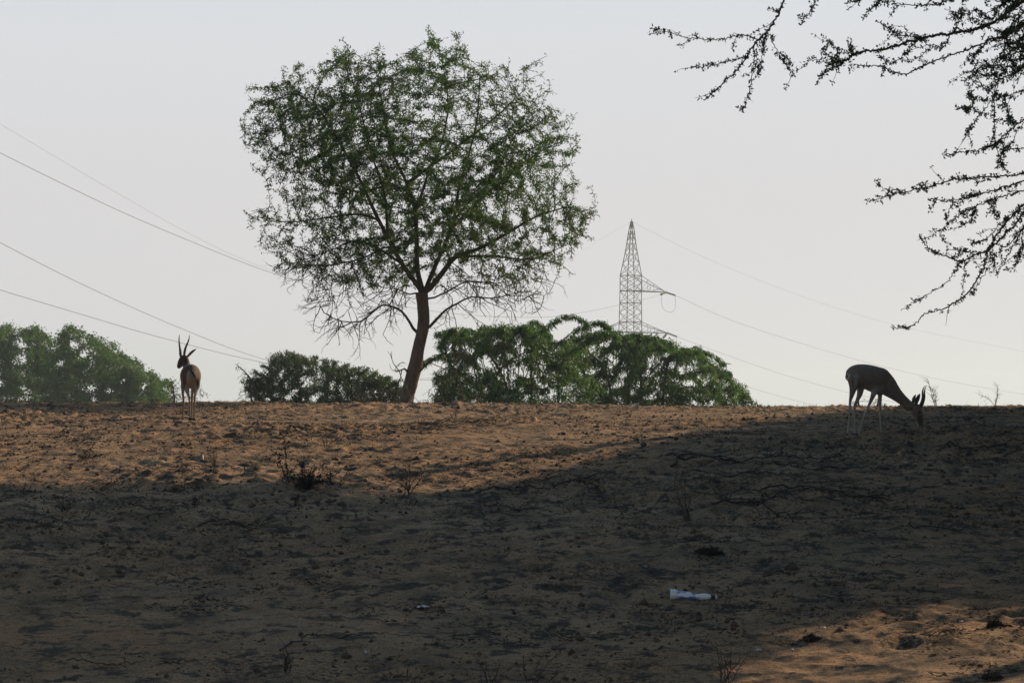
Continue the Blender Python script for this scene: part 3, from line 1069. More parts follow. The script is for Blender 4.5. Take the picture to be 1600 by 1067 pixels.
dry_plant("dry_plant", "wispy dry weed leaning right on the lit sand at the left", 122, 722, 40, .6, 8, 108, M_litter, .8, .3, r0=.0028)
dry_plant("dry_plant", "low spreading dry twigs in the shade at the left", 100, 800, 30, 1.0, 12, 109, None, .6, r0=.0035)
dry_plant("dry_plant", "low dark dry shrub in the shade left of centre", 300, 792, 18, 1.6, 10, 110, None, .9, 0, 0, r0=.0035)
dry_plant("dry_plant", "slender dry stalk tuft in the shade below the fallen branches", 1076, 816, 72, .22, 9, 111, None, .35, -.08, r0=.003)
dry_plant("dry_plant", "upright dry stalks at the bottom edge, right of the white packet", 1128, 1072, 58, .5, 7, 112, None, .8, r0=.003)
dry_plant("dry_plant", "bare forked dry stem at the bottom edge in the centre", 822, 1078, 80, .8, 5, 113, None, .5, .4, r0=.0032)
dry_plant("dry_plant", "faint upright dry stalks at the bottom edge, left of the forked stem", 762, 1078, 62, .3, 6, 114, None, .5, r0=.0025)
dry_plant("dry_plant", "dark dry sprig by the curved stick at the lower left", 446, 1048, 40, .35, 6, 115, None, .9, .1, r0=.0035)
dry_plant("dry_plant", "spindly bare plant on the skyline behind the right gazelle's horns", 1462, 634, 46, .3, 4, 116, None, 1.1, -.25, r0=.006, D=37)
dry_plant("dry_plant", "spindly faint bare plant on the skyline at the far right", 1556, 634, 34, .25, 4, 117, None, 1.1, 0, r0=.005, D=38)
M_tuss = plain_mat("dry_tussock_grass", (0.13, 0.092, 0.062), 0.95, 0, (.05, .036, .026), 12)
dry_plant("dry_tussock", "dark mound of matted dry grass in the shade above the white packet", 1108, 864, 13, 5.5, 90, 131, M_tuss, 1.0, 0, 2, r0=.0022, cat="tussock")
dry_plant("dry_tussock", "matted dry tussock at the right edge of the sunlit patch", 1556, 978, 11, 3.0, 34, 132, M_tuss, 1.0, 0, 1, r0=.002, cat="tussock")
dry_plant("dry_tussock", "flat dark dry tussock on the left end of the sunlit patch, by the white scrap", 1265, 1000, 9, 3.5, 30, 133, M_tuss, 1.0, 0, 1, r0=.002, cat="tussock")
dry_plant("dry_tussock", "flat dark dry tussock at the very bottom right of the picture", 1550, 1060, 10, 3.4, 34, 134, M_tuss, 1.0, 0, 1, r0=.002, cat="tussock")
dry_plant("dry_plant", "tiny upright sprig on the brush heap on the lit slope", 708, 658, 18, .3, 2, 118, None, .4, r0=.005)
dry_plant("dry_plant", "small dry sprout on the lit sand near the right end", 1146, 706, 16, .4, 3, 119, None, .4, r0=.003)
dry_plant("dry_plant", "thin upright twig standing in the fallen branches", 1200, 712, 26, .1, 1, 120, None, .2, r0=.004)


# ------------------------------------------------------------------ fallen branches
def fallen(label, runs, r0, seed, name="fallen_branch", mat=None, side=1.0, cat="branch", lift=0.02):
    rs = np.random.RandomState(seed)
    g0 = ground_at(*runs[0][0])
    r_ = root(name, g0, label, cat)
    r0 = r0 * .6
    for ri, run in enumerate(runs):
        g = np.array([ground_at(a, b) for a, b in run])
        c = catmull(g, 7)
        m = len(c)
        c[:, 2] = np.maximum(G(c[:, 0], c[:, 1]), macro(c[:, 0], c[:, 1])) + lift * (0.5 + 0.8 * np.abs(np.sin(np.linspace(0, 5, m) + seed)))
        c += rs.normal(size=c.shape) * 0.008
        rr0 = r0 * (1 if ri == 0 else .6)
        T = Tubes(); T.add(c, np.linspace(rr0, rr0 * .25, m), 6)
        T.build("bough", mat or M_dead, r_)
        Tt = Tubes()
        for k in range(2, m - 1):
            for q in range(rs.poisson(.4 * side)):
                t = norm(c[min(k + 1, m - 1)] - c[k - 1])
                s = 1 if rs.rand() < .5 else -1
                d = norm(t * rs.uniform(.5, 1.2) + np.array([-t[1], t[0], 0]) * s * rs.uniform(.3, 1) + np.array([0, 0, rs.uniform(-.05, .3)]))
                L = rs.uniform(.1, .42) * min(1.0, r0 / .010)
                pts = [c[k]]
                for j in range(5):
                    d = norm(d + rs.normal(size=3) * .2 + np.array([0, 0, -.06])); p = pts[-1] + d * L / 5
                    p[2] = max(p[2], float(G(p[0:1], p[1:2])[0]) + .004)
                    pts.append(p)
                Tt.add(pts, np.linspace(rr0 * .45, rr0 * .15, 6), 4)
        if Tt.n: tag(Tt.build("twigs", mat or M_dead, r_), kind="stuff")


def Z3(pts): return [(1000 + a / 2.667, 600 + b / 2.667) for a, b in pts]
def Z2(pts): return [(500 + a / 2.909, 600 + b / 2.909) for a, b in pts]


fallen("longest bare fallen branch, topmost in the shaded heap below the right gazelle", [Z3([(80, 305), (250, 315), (430, 330), (620, 320), (780, 320), (900, 270)]), Z3([(640, 322), (720, 345), (830, 365)])], .016, 1)
fallen("bare fallen branch with a thick pale end, just below the topmost one", [Z3([(130, 345), (200, 320), (300, 318), (380, 330), (500, 345), (610, 345)])], .018, 2)
fallen("forked bare fallen branch in the middle of the shaded heap", [Z3([(400, 372), (520, 380), (620, 390), (720, 420), (880, 440)]), Z3([(620, 392), (700, 385), (800, 410), (900, 420)])], .014, 3)
fallen("long straight bare fallen branch, lower right of the shaded heap", [Z3([(470, 450), (640, 450), (800, 460), (950, 478), (1060, 470), (1200, 440)]), Z3([(650, 445), (670, 415)])], .015, 4)
fallen("crooked bare fallen branch running right from the middle of the shaded heap", [Z3([(560, 350), (650, 350), (740, 368), (950, 355), (1100, 340)]), Z3([(220, 415), (340, 400), (430, 385), (560, 345)])], .014, 5)
fallen("dark fallen branch at the lower left corner of the shaded heap", [Z3([(300, 507), (440, 503), (500, 515), (560, 540), (680, 560)]), Z3([(340, 505), (400, 465), (470, 400), (530, 365)])], .016, 6)
fallen("thin wavy fallen branch along the bottom of the shaded heap", [Z3([(500, 515), (520, 485), (600, 488), (700, 500), (880, 510)])], .012, 7)
fallen("bare fallen branch at the right edge of the picture below the grazing gazelle", [Z3([(1280, 265), (1380, 275), (1500, 270), (1640, 250)]), Z3([(1510, 320), (1560, 295), (1640, 270)])], .018, 8)
fallen("thin upturned dead branch at the right edge above the others", [Z3([(1570, 175), (1590, 210), (1640, 225)])], .014, 9)
fallen("long thin fallen branch along the shadow edge in the centre", [Z2([(710, 492), (900, 490), (1060, 480), (1200, 445), (1350, 405)]), Z2([(900, 485), (940, 455), (1000, 432), (1060, 422)])], .013, 10)
fallen("thin fallen twig on the lit sand above the shadow edge branch", [Z2([(1180, 370), (1260, 345), (1320, 325), (1400, 350)])], .010, 11)
fallen("bare twigs in the shade just below the centre shadow edge", [Z2([(740, 560), (860, 575), (1020, 580)]), Z2([(760, 575), (830, 605), (915, 610)])], .011, 12, side=1.5)
fallen("short twig on the lit sand left of the airy weed", [Z2([(215, 495), (290, 478), (350, 462)])], .009, 13)
fallen("heap of thin dead branches on the lit slope right of the tree", [Z2([(440, 190), (560, 178), (640, 168), (740, 180), (880, 185)]), Z2([(420, 215), (540, 195), (600, 170)]), Z2([(620, 190), (700, 178), (800, 195), (860, 200)]), Z2([(500, 205), (600, 195), (760, 195)])], .016, 14, name="brush_heap", side=1.8, cat="brush heap")
fallen("thin dead branch on the lit slope left of the airy weed", [Z2([(180, 385), (300, 365), (420, 350)])], .009, 15)
fallen("curved stick at the lower left of the picture", [[(437, 1019), (481, 1002), (550, 997), (625, 1000)]], .009, 16, name="stick", cat="stick", side=.5)
fallen("bent twig near the bottom left corner", [[(105, 1040), (160, 1041), (205, 1044), (228, 1033), (205, 1022)]], .006, 17, name="stick", cat="stick", side=.4)
fallen("straight dark stick at the bottom edge, left part", [[(255, 1042), (290, 1037), (330, 1044)]], .007, 18, name="stick", cat="stick", side=.2)
fallen("dark twigs lying in the shade at the left, below the dead shrub", [[(310, 822), (350, 818), (390, 824), (420, 829)], [(330, 812), (370, 826), (400, 832)]], .011, 19, side=1.5)
fallen("tangle of pale dry sticks on the sunlit sand at the lower right", [[(1455, 990), (1480, 982), (1503, 996)], [(1450, 983), (1475, 990), (1500, 998)], [(1460, 996), (1485, 990), (1500, 985)], [(1440, 1003), (1470, 1006), (1460, 1002)]], .007, 20, name="brush_heap", mat=M_litter, side=2, cat="brush heap")
fallen("thin stick in the shade at the right, below the fallen branches", [[(1420, 826), (1500, 830), (1560, 825), (1590, 835)]], .009, 21, name="stick", cat="stick", side=.8)
fallen("dark stick lying right of the small pointed stone", [[(1380, 874), (1410, 878), (1445, 884)]], .008, 22, name="stick", cat="stick", side=.4)
fallen("thin dark stick in the shade above the sunlit patch", [[(1290, 938), (1330, 940), (1372, 950)]], .008, 23, name="stick", cat="stick", side=.6)
fallen("curved dark stick left of the mound in the shade", [[(838, 894), (860, 896), (885, 901)]], .008, 24, name="stick", cat="stick", side=.2)
fallen("thin pale twig trailing right of the white packet", [[(1118, 925), (1150, 926), (1172, 915), (1215, 921)]], .004, 25, name="stick", cat="stick", side=.4)
M_bluestick = plain_mat("blue_grey_plastic", (0.06, 0.075, 0.12), 0.5, 0, (0.04, 0.045, 0.07), 12)
fallen("bluish grey stick lying left of and above the white packet", [[(998, 888), (1020, 891), (1040, 893), (1062, 896)]], .012, 26, name="stick", mat=M_bluestick, cat="stick", side=0, lift=.008)


# ------------------------------------------------------------------ ground litter
def litter():
    rs = np.random.RandomState(77)
    # clump centres
    def field(n, y0, y1, seed, thr):
        y = y0 + (y1 - y0) * rs.uniform(0, 1, n) ** 0.8
        x = rs.uniform(-1, 1, n) * (0.222 * y * 1.1 + 0.8)
        q = fbm(x / 1.6, y / 1.6, 3, seed)
        k = q > thr
        return x[k], y[k]
    # twiggy fibres
    x, y = field(8000, 11, 40, 201, 0.1)
    cl = rs.randint(5, 26, len(x))
    X = np.repeat(x, cl) + rs.normal(size=cl.sum()) * 0.06; Y = np.repeat(y, cl) + rs.normal(size=cl.sum()) * 0.06
    n = len(X)
    d = norm(np.stack([rs.normal(size=n), rs.normal(size=n) * .7, np.abs(rs.normal(size=n)) * .28], 1))
    B = np.stack([X, Y, G(X, Y) + 0.002], 1)
    me = leaves_mesh("leaf_litter", B, d, rs.uniform(.012, .055, n), rs.uniform(.003, .010, n), rs)
    o = link("leaf_litter", me, M_litter); tag(o, kind="stuff", label="dark dry leaf and twig litter strewn over the sand", cat="litter")
    # pale straw bits
    x, y = field(2600, 11, 39, 203, -0.3); n = len(x)
    d = norm(np.stack([rs.normal(size=n), rs.normal(size=n) * .7, np.abs(rs.normal(size=n)) * .4], 1))
    me = leaves_mesh("straw", np.stack([x, y, G(x, y) + .002], 1), d, rs.uniform(.015, .05, n), rs.uniform(.003, .007, n), rs)
    o = link("straw_litter", me, M_straw); tag(o, kind="stuff", label="pale straw bits strewn over the sand", cat="litter")
    # clods and dung: squashed octahedra
    x, y = field(24000, 11, 40, 205, -0.15); n = len(x)
    r = rs.gamma(1.6, 0.0042, n) + .003
    c = np.stack([x, y, G(x, y) + r * .25], 1)
    base = np.array([[1, 0, 0], [0, 1, 0], [-1, 0, 0], [0, -1, 0], [0, 0, .75], [0, 0, -.75]])
    ang = rs.uniform(0, 6.28, n)
    bb = base[None] * r[:, None, None] * rs.uniform(.7, 1.4, (n, 6, 1))
    V = np.stack([bb[..., 0] * np.cos(ang)[:, None] - bb[..., 1] * np.sin(ang)[:, None], bb[..., 0] * np.sin(ang)[:, None] + bb[..., 1] * np.cos(ang)[:, None], bb[..., 2]], -1) + c[:, None]
    ft = np.array([[0, 1, 4], [1, 2, 4], [2, 3, 4], [3, 0, 4], [1, 0, 5], [2, 1, 5], [3, 2, 5], [0, 3, 5]])
    Fq = (np.arange(n)[:, None, None] * 6 + ft[None]).reshape(-1, 3)
    o = link("clods", make_mesh("clods", V.reshape(-1, 3), Fq, True), plain_mat("clod_earth", (0.13, 0.085, 0.058), 0.95, 0, (0.045, 0.033, 0.026), 3))
    tag(o, kind="stuff", label="small earth clods and droppings scattered on the sand", cat="clods")
    # sparse stubble that breaks the skyline of the ridge
    n = 1500
    x = rs.uniform(-11, 11, n); y = rs.uniform(34.5, 39, n)
    q = vnoise(x * 1.3, y * .5, 301) > -.1
    x, y = x[q], y[q]
    X = np.repeat(x, 4) + rs.normal(size=len(x) * 4) * .03; Y = np.repeat(y, 4) + rs.normal(size=len(x) * 4) * .03; n = len(X)
    d = norm(np.stack([rs.normal(size=n) * .6, rs.normal(size=n) * .6, np.ones(n)], 1))
    me = leaves_mesh("stubble", np.stack([X, Y, G(X, Y) - .004], 1), d, rs.gamma(2, .016, n) + .01, rs.uniform(.003, .008, n), rs)
    o = link("stubble", me, M_litter); tag(o, kind="stuff", label="short dry stubble along the crest of the ridge", cat="dry grass")
    # low dry grass mats: dark tussocks
    x, y = field(1500, 13, 40, 207, 0.12)
    cl = rs.randint(25, 60, len(x))
    sz = np.repeat(rs.uniform(.05, .17, len(x)), cl)
    X = np.repeat(x, cl) + rs.normal(size=cl.sum()) * sz; Y = np.repeat(y, cl) + rs.normal(size=cl.sum()) * sz * .7
    n = len(X)
    d = norm(np.stack([rs.normal(size=n) * 1.2, rs.normal(size=n) * .8, np.abs(rs.normal(size=n)) * .6 + .1], 1))
    me = leaves_mesh("dry_grass", np.stack([X, Y, G(X, Y) - .003], 1), d, rs.uniform(.02, .06, n), rs.uniform(.0025, .006, n), rs)
    o = link("dry_grass", me, M_litter); tag(o, kind="stuff", label="flattened dark dry grass mats on the slope", cat="dry grass")


litter()


# ------------------------------------------------------------------ stones, packet, scraps
def stone(label, px, py, w, h, seed, mat=None, name="stone"):
    rs = np.random.RandomState(seed)
    b = ground_at(px, py); k = b[1] / F
    import bmesh
    bm = bmesh.new(); bmesh.ops.create_icosphere(bm, subdivisions=3, radius=1)
    for v in bm.verts:
        q = 1 + .18 * float(vnoise(np.array([v.co.x * 1.7 + seed]), np.array([v.co.y * 1.7 + v.co.z * 2.3]), seed)[0])
        v.co = Vector((v.co.x * w * k / 2, v.co.y * w * k / 2.6, max(v.co.z, -.3) * h * k)) * q
        if v.co.z > 0: v.co.x *= 1 - .45 * v.co.z / (h * k)
    me = bpy.data.meshes.new(name); bm.to_mesh(me); bm.free()
    for p in me.polygons: p.use_smooth = True
    o = link(name, me, mat or M_stone); o.location = Vector([float(q) for q in b])
    tag(o, label, name.replace('_', ' '))


stone("dark pointed stone lying alone in the shade at right", 1237, 890, 24, 12, 1)
stone("small round dark stone above the pointed stone", 1268, 838, 7, 6, 2)
stone("small dark lump in the shade left of centre, near the white scrap", 785, 843, 7, 5, 3)


def packet():
    """White plastic bottle-like tube, crumpled, lying on its side; blue print; dark cap end."""
    b = ground_at(1047, 936); k = b[1] / F
    L = 66 * k
    ks = 20; V = []
    nseg = 30
    prof_t = [0, .02, .1, .16, .25, .4, .55, .68, .74, .82, .92, 1.0]
    prof_h = [9.0, 9.4, 8.9, 7.6, 7.2, 6.6, 6.0, 4.6, 5.6, 5.6, 4.6, 3.0]
    prof_c = [8.5, 8.5, 8.3, 7.8, 7.4, 6.8, 6.3, 5.7, 6.0, 6.4, 6.6, 7.0]
    rs = np.random.RandomState(4)
    for i in range(nseg + 1):
        t = i / nseg
        h = np.interp(t, prof_t, prof_h) * k; c = np.interp(t, prof_t, prof_c) * k + .003
        for j in range(ks):
            a = j * 2 * math.pi / ks
            cr = 1 + .13 * float(vnoise(np.array([t * 9.]), np.array([a * 1.3]), 3)[0]) + (.07 * float(vnoise(np.array([t * 22.]), np.array([a * 2.5]), 6)[0]))
            flat = .75
            V.append((t * L * .97, math.cos(a) * h * flat * cr, c + math.sin(a) * h * cr * (.95 if math.sin(a) > 0 else .8)))
    V.append((0.004, 0, 8.5 * k)); V.append((L * .97, 0, 7 * k))
    Fq = []; Ft = []
    for i in range(nseg):
        for j in range(ks):
            Fq.append((i * ks + j, (i + 1) * ks + j, (i + 1) * ks + (j + 1) % ks, i * ks + (j + 1) % ks))
    n0 = (nseg + 1) * ks
    for j in range(ks):
        Ft.append((n0, j, (j + 1) % ks)); Ft.append((n0 + 1, nseg * ks + (j + 1) % ks, nseg * ks + j))
    me = make_mesh("plastic_packet", V, [np.array(Fq), np.array(Ft)], True)
    m, nt, N, Lk, bs = mat_new("white_plastic")
    tc = N.new("ShaderNodeTexCoord")
    mp = N.new("ShaderNodeMapping"); Lk.new(tc.outputs["Object"], mp.inputs[0]); mp.inputs["Scale"].default_value = (9, 20, 26)
    nz = noise_node(N, Lk, 1.4, 2, .5, mp.outputs[0])
    blue = ramp(N, Lk, nz.outputs[0], [(.44, 0.0), (.50, 1.0)]).outputs[0]
    sx = N.new("ShaderNodeSeparateXYZ"); Lk.new(tc.outputs["Object"], sx.inputs[0])
    mr = N.new("ShaderNodeMapRange"); mr.inputs[1].default_value = L * .12; mr.inputs[2].default_value = L * .2; Lk.new(sx.outputs[0], mr.inputs[0])
    mr2 = N.new("ShaderNodeMapRange"); mr2.inputs[1].default_value = L * .72; mr2.inputs[2].default_value = L * .62; Lk.new(sx.outputs[0], mr2.inputs[0])
    mu = N.new("ShaderNodeMath"); mu.operation = 'MULTIPLY'; Lk.new(mr.outputs[0], mu.inputs[0]); Lk.new(mr2.outputs[0], mu.inputs[1])
    mu2 = N.new("ShaderNodeMath"); mu2.operation = 'MULTIPLY'; Lk.new(mu.outputs[0], mu2.inputs[0]); Lk.new(blue, mu2.inputs[1])
    c = mixc(N, Lk, mu2.outputs[0], (0.80, 0.84, 0.88), (0.10, 0.20, 0.50))
    Lk.new(c, bs.inputs["Base Color"]); bs.inputs["Roughness"].default_value = .22; bs.inputs["Coat Weight"].default_value = .6
    o = link("plastic_packet", me, m)
    o.location = Vector([float(q) for q in b]); o.rotation_euler = (0, rad(1.5), rad(-3))
    tag(o, "crumpled white and blue plastic tube lying on the shaded sand", "plastic tube")
    T = Tubes(); T.add([(L * .96, 0, 7 * k), (L * .985, 0, 7.1 * k)], [4.4 * k, 4.4 * k], 14)
    T.add([(L * .985, 0, 7.1 * k), (L * 1.06, 0, 7.3 * k)], [3.4 * k, 3.3 * k], 14)
    c = T.build("cap", plain_mat("dark_cap", (0.03, 0.03, 0.04), .4)); c.parent = o
    T = Tubes(); T.add([(L * 1.06, 0, 7.3 * k), (L * 1.10, 0, 7.4 * k), (L * 1.104, 0, 7.4 * k)], [3.6 * k, 3.5 * k, .1 * k], 14)
    c = T.build("nozzle", plain_mat("clear_rim", (0.7, 0.72, 0.74), .3)); c.parent = o


packet()

M_scrap = plain_mat("white_scrap", (0.8, 0.8, 0.78), .6, 0, (.55, .55, .55), 60)
M_bluescrap = plain_mat("blue_scrap", (0.08, 0.16, 0.45), .5)


def scrap(label, px, py, w, h, seed, rz=0, mat=None):
    rs = np.random.RandomState(seed)
    b = ground_at(px, py); k = b[1] / F
    nx, ny = 7, 5
    V = []
    for j in range(ny):
        for i in range(nx):
            x = (i / (nx - 1) - .5) * w * k; y = (j / (ny - 1) - .5) * w * k * .6
            z = .004 + h * k * (.35 + .6 * rs.rand()) * (1 - .5 * abs(i / (nx - 1) - .5))
            V.append((x + rs.normal() * .002, y + rs.normal() * .002, z))
    V += [(a, bb, c - .003) for a, bb, c in V]
    n = nx * ny; Fq = []
    for j in range(ny - 1):
        for i in range(nx - 1):
            q = j * nx + i
            Fq.append((q, q + 1, q + nx + 1, q + nx)); Fq.append((n + q, n + q + nx, n + q + nx + 1, n + q + 1))
    rim = [i for i in range(nx)] + [j * nx + nx - 1 for j in range(1, ny)] + [(ny - 1) * nx + i for i in range(nx - 2, -1, -1)] + [j * nx for j in range(ny - 2, 0, -1)]
    for a, bq in zip(rim, rim[1:] + rim[:1]): Fq.append((a, n + a, n + bq, bq))
    o = link("paper_scrap", make_mesh("paper_scrap", V, np.array(Fq)), mat or M_scrap)
    o.location = Vector([float(q) for q in b]); o.rotation_euler = (0, 0, rad(rz))
    tag(o, label, "scrap")


scrap("crumpled whitish scrap in the shade left of the picture's centre", 661, 949, 18, 5, 1)
scrap("small white scrap at the bottom, on a dark smear of litter", 573, 1023, 8, 9, 2, 40)
scrap("white scrap at the edge of the sunlit patch at lower right", 1286, 985, 8, 6, 3, -50)
scrap("tiny upright white scrap on the sunlit patch beside a dark smear", 1238, 1023, 3.5, 9, 4, 80)
scrap("tiny pale scrap on the sunlit patch, left of the upright one", 1186, 1019, 9, 4, 5, 30)
scrap("bright white stub on the sunlit patch near the right side", 1502, 976, 7, 4, 6, 60)
scrap("tiny blue scrap in the shade above the sunlit patch", 1261, 964, 5, 4, 7, 0, M_bluescrap)
scrap("small white speck on the skyline sand at far right", 1497, 642, 6, 3, 8)
scrap("small white scrap at the right end of the brush heap on the slope", 794, 662, 8, 3, 9)
scrap("small pale curved scrap on the lit sand beside the wispy grass tuft", 317, 725, 3, 14, 10, 70)
scrap("white crumb on the litter in the lower middle, right of centre", 927, 993, 7, 3, 11)


# ------------------------------------------------------------------ gazelles
def loft(chainlist, k=16):
    """Closed elliptical tubes. Each chain: list of (x, y, z, r_perp, r_lat[, ...]); lateral axis = Y."""
    V = []; Fq = []; n = 0
    for ch in chainlist:
        c = np.array(ch, float)
        c = catmull(c, 11)
        p = c[:, :3]; t = np.gradient(p, axis=0); t = norm(t)
        lat = np.array([0, 1.0, 0])[None] - t * t[:, 1:2]
        lat = norm(lat)
        up = np.cross(t, lat)
        a = np.arange(k) * 2 * np.pi / k
        # rounded end rings
        rings = []
        first = (p[0] - t[0] * c[0, 3] * .45, c[0, 3] * .55, c[0, 4] * .55, 0)
        last = (p[-1] + t[-1] * c[-1, 3] * .45, c[-1, 3] * .55, c[-1, 4] * .55, len(p) - 1)
        seq = [first] + [(p[i], c[i, 3], c[i, 4], i) for i in range(len(p))] + [last]
        for (q, ru, rl, i) in seq:
            rings.append(q + np.cos(a)[:, None] * rl * lat[i] + np.sin(a)[:, None] * ru * up[i])
        m = len(rings)
        V.append(np.concatenate(rings))
        for i in range(m - 1):
            for j in range(k):
                Fq.append((n + i * k + j, n + i * k + (j + 1) % k, n + (i + 1) * k + (j + 1) % k, n + (i + 1) * k + j))
        V.append(np.array([rings[0].mean(0), rings[-1].mean(0)]))
        for j in range(k):
            Fq.append((n + m * k, n + (j + 1) % k, n + j, n + j)); Fq.append((n + m * k + 1, n + (m - 1) * k + j, n + (m - 1) * k + (j + 1) % k, n + (m - 1) * k + j))
        n += m * k + 2
    quads = np.array([f for f in Fq if f[2] != f[3]]); tris = np.array([f[:3] for f in Fq if f[2] == f[3]])
    return np.concatenate(V), quads, tris


def fur_mat():
    m, nt, N, L, b = mat_new("gazelle_coat")
    at = N.new("ShaderNodeAttribute"); at.attribute_name = "coat"
    tc = N.new("ShaderNodeTexCoord")
    mp = N.new("ShaderNodeMapping"); mp.inputs["Scale"].default_value = (1, 1, 1)
    L.new(tc.outputs["Object"], mp.inputs[0])
    n1 = noise_node(N, L, 45, 4, .6, mp.outputs[0]); n2 = noise_node(N, L, 400, 2, .6, mp.outputs[0])
    r = ramp(N, L, n1.outputs[0], [(.3, .8), (.7, 1.15)]).outputs[0]
    c = mixc(N, L, 1.0, at.outputs["Color"], r, 'MULTIPLY')
    L.new(c, b.inputs["Base Color"]); b.inputs["Roughness"].default_value = .8
    b.inputs["Specular IOR Level"].default_value = .2
    b.inputs["Sheen Weight"].default_value = .25
    b.inputs["Sheen Roughness"].default_value = .4
    bp = N.new("ShaderNodeBump"); bp.inputs["Strength"].default_value = .4; bp.inputs["Distance"].default_value = .003
    L.new(n2.outputs[0], bp.inputs["Height"]); L.new(bp.outputs[0], b.inputs["Normal"])
    return m


M_fur = fur_mat()
M_horn = plain_mat("horn", (0.035, 0.03, 0.027), .45, 0, (.015, .013, .012), 60)
M_hoof = plain_mat("hoof", (0.012, 0.011, 0.011), .5)
M_eye = plain_mat("eye", (0.004, 0.003, 0.003), .1)
M_tail = plain_mat("tail_hair", (0.02, 0.017, 0.016), .8)
M_ear = plain_mat("ear_skin", (0.13, 0.085, 0.06), .85, 0, (.09, .06, .045), 30)


def remesh(V, quads, tris, voxel, color_fn):
    me = make_mesh("tmp", V, [quads, tris], True)
    ob = bpy.data.objects.new("tmp", me); COL.objects.link(ob)
    md = ob.modifiers.new("r", 'REMESH'); md.mode = 'VOXEL'; md.voxel_size = voxel; md.use_smooth_shade = True
    sm = ob.modifiers.new("s", 'SMOOTH'); sm.factor = .5; sm.iterations = 4
    dg = bpy.context.evaluated_depsgraph_get(); dg.update()
    new = bpy.data.meshes.new_from_object(ob.evaluated_get(dg))
    bpy.data.objects.remove(ob); bpy.data.meshes.remove(me)
    co = np.empty(len(new.vertices) * 3, np.float32); new.vertices.foreach_get("co", co); co = co.reshape(-1, 3)
    col = np.ones((len(co), 4), np.float32); col[:, :3] = color_fn(co)
    at = new.color_attributes.new("coat", 'FLOAT_COLOR', 'POINT')
    at.data.foreach_set("color", col.ravel())
    new.polygons.foreach_set("use_smooth", np.ones(len(new.polygons), bool))
    return new


def ss(a, b, x):
    t = np.clip((x - a) / (b - a + 1e-9), 0, 1); return t * t * (3 - 2 * t)


def horn_mesh(pts, r0, rings=True):
    c = catmull(np.array(pts, float), 14); m = len(c)
    r = r0 * (1 - np.linspace(0, 1, m) ** 1.6 * .88)
    r = r * (1 + .07 * np.sin(np.linspace(0, 2 * np.pi * 16, m)) * (np.linspace(0, 1, m) < .8))
    T = Tubes(); T.add(c, r, 10); return T


def ear_mesh(base, tip, width, facing):
    """Leaf-shaped cupped ear with thickness."""
    base = np.array(base, float); tip = np.array(tip, float); ax = tip - base; L = np.linalg.norm(ax); ax /= L
    f = np.array(facing, float); f = norm(f - ax * f.dot(ax)); s = np.cross(ax, f)
    nt, nw = 12, 9; V = []
    prof = lambda t: (0.45 + 1.3 * t) * (1 - t ** 2.3) if t < 1 else 0
    for sgn in (0, 1):
        for i in range(nt + 1):
            t = i / nt; w = width * .5 * max(prof(t), .04) * .95
            for j in range(nw):
                u = j / (nw - 1) * 2 - 1
                V.append(base + ax * L * t + s * w * u * (1 - .15 * abs(u)) + f * (w * (u * u) * .8 - sgn * .0035))
    q = nw; off = (nt + 1) * nw; Fq = []
    for i in range(nt):
        for j in range(nw - 1):
            a = i * q + j; Fq.append((a, a + 1, a + q + 1, a + q)); Fq.append((off + a, off + a + q, off + a + q + 1, off + a + 1))
        for j in (0, nw - 1):
            a = i * q + j; Fq.append((a, a + q, off + a + q, off + a))
    return make_mesh("ear", V, np.array(Fq), True)


def xform(o, parent):
    o.parent = parent


def hoof(parent, p, s=1.0):
    """Pair of small pointed claws under the pastern; p = sole centre (local), X forward."""
    T = Tubes()
    for sy in (-1, 1):
        x, y, z = p
        T.add([(x - .013 * s, y + sy * .006 * s, z + .036 * s), (x - .012 * s, y + sy * .007 * s, z + .030 * s), (x - .002 * s, y + sy * .0075 * s, z + .016 * s), (x + .012 * s, y + sy * .0075 * s, z + .006 * s), (x + .020 * s, y + sy * .006 * s, z + .003)],
              [.002 * s, .0105 * s, .012 * s, .0095 * s, .003 * s], 8)
    o = T.build("hoof", M_hoof); o.parent = parent
    return o


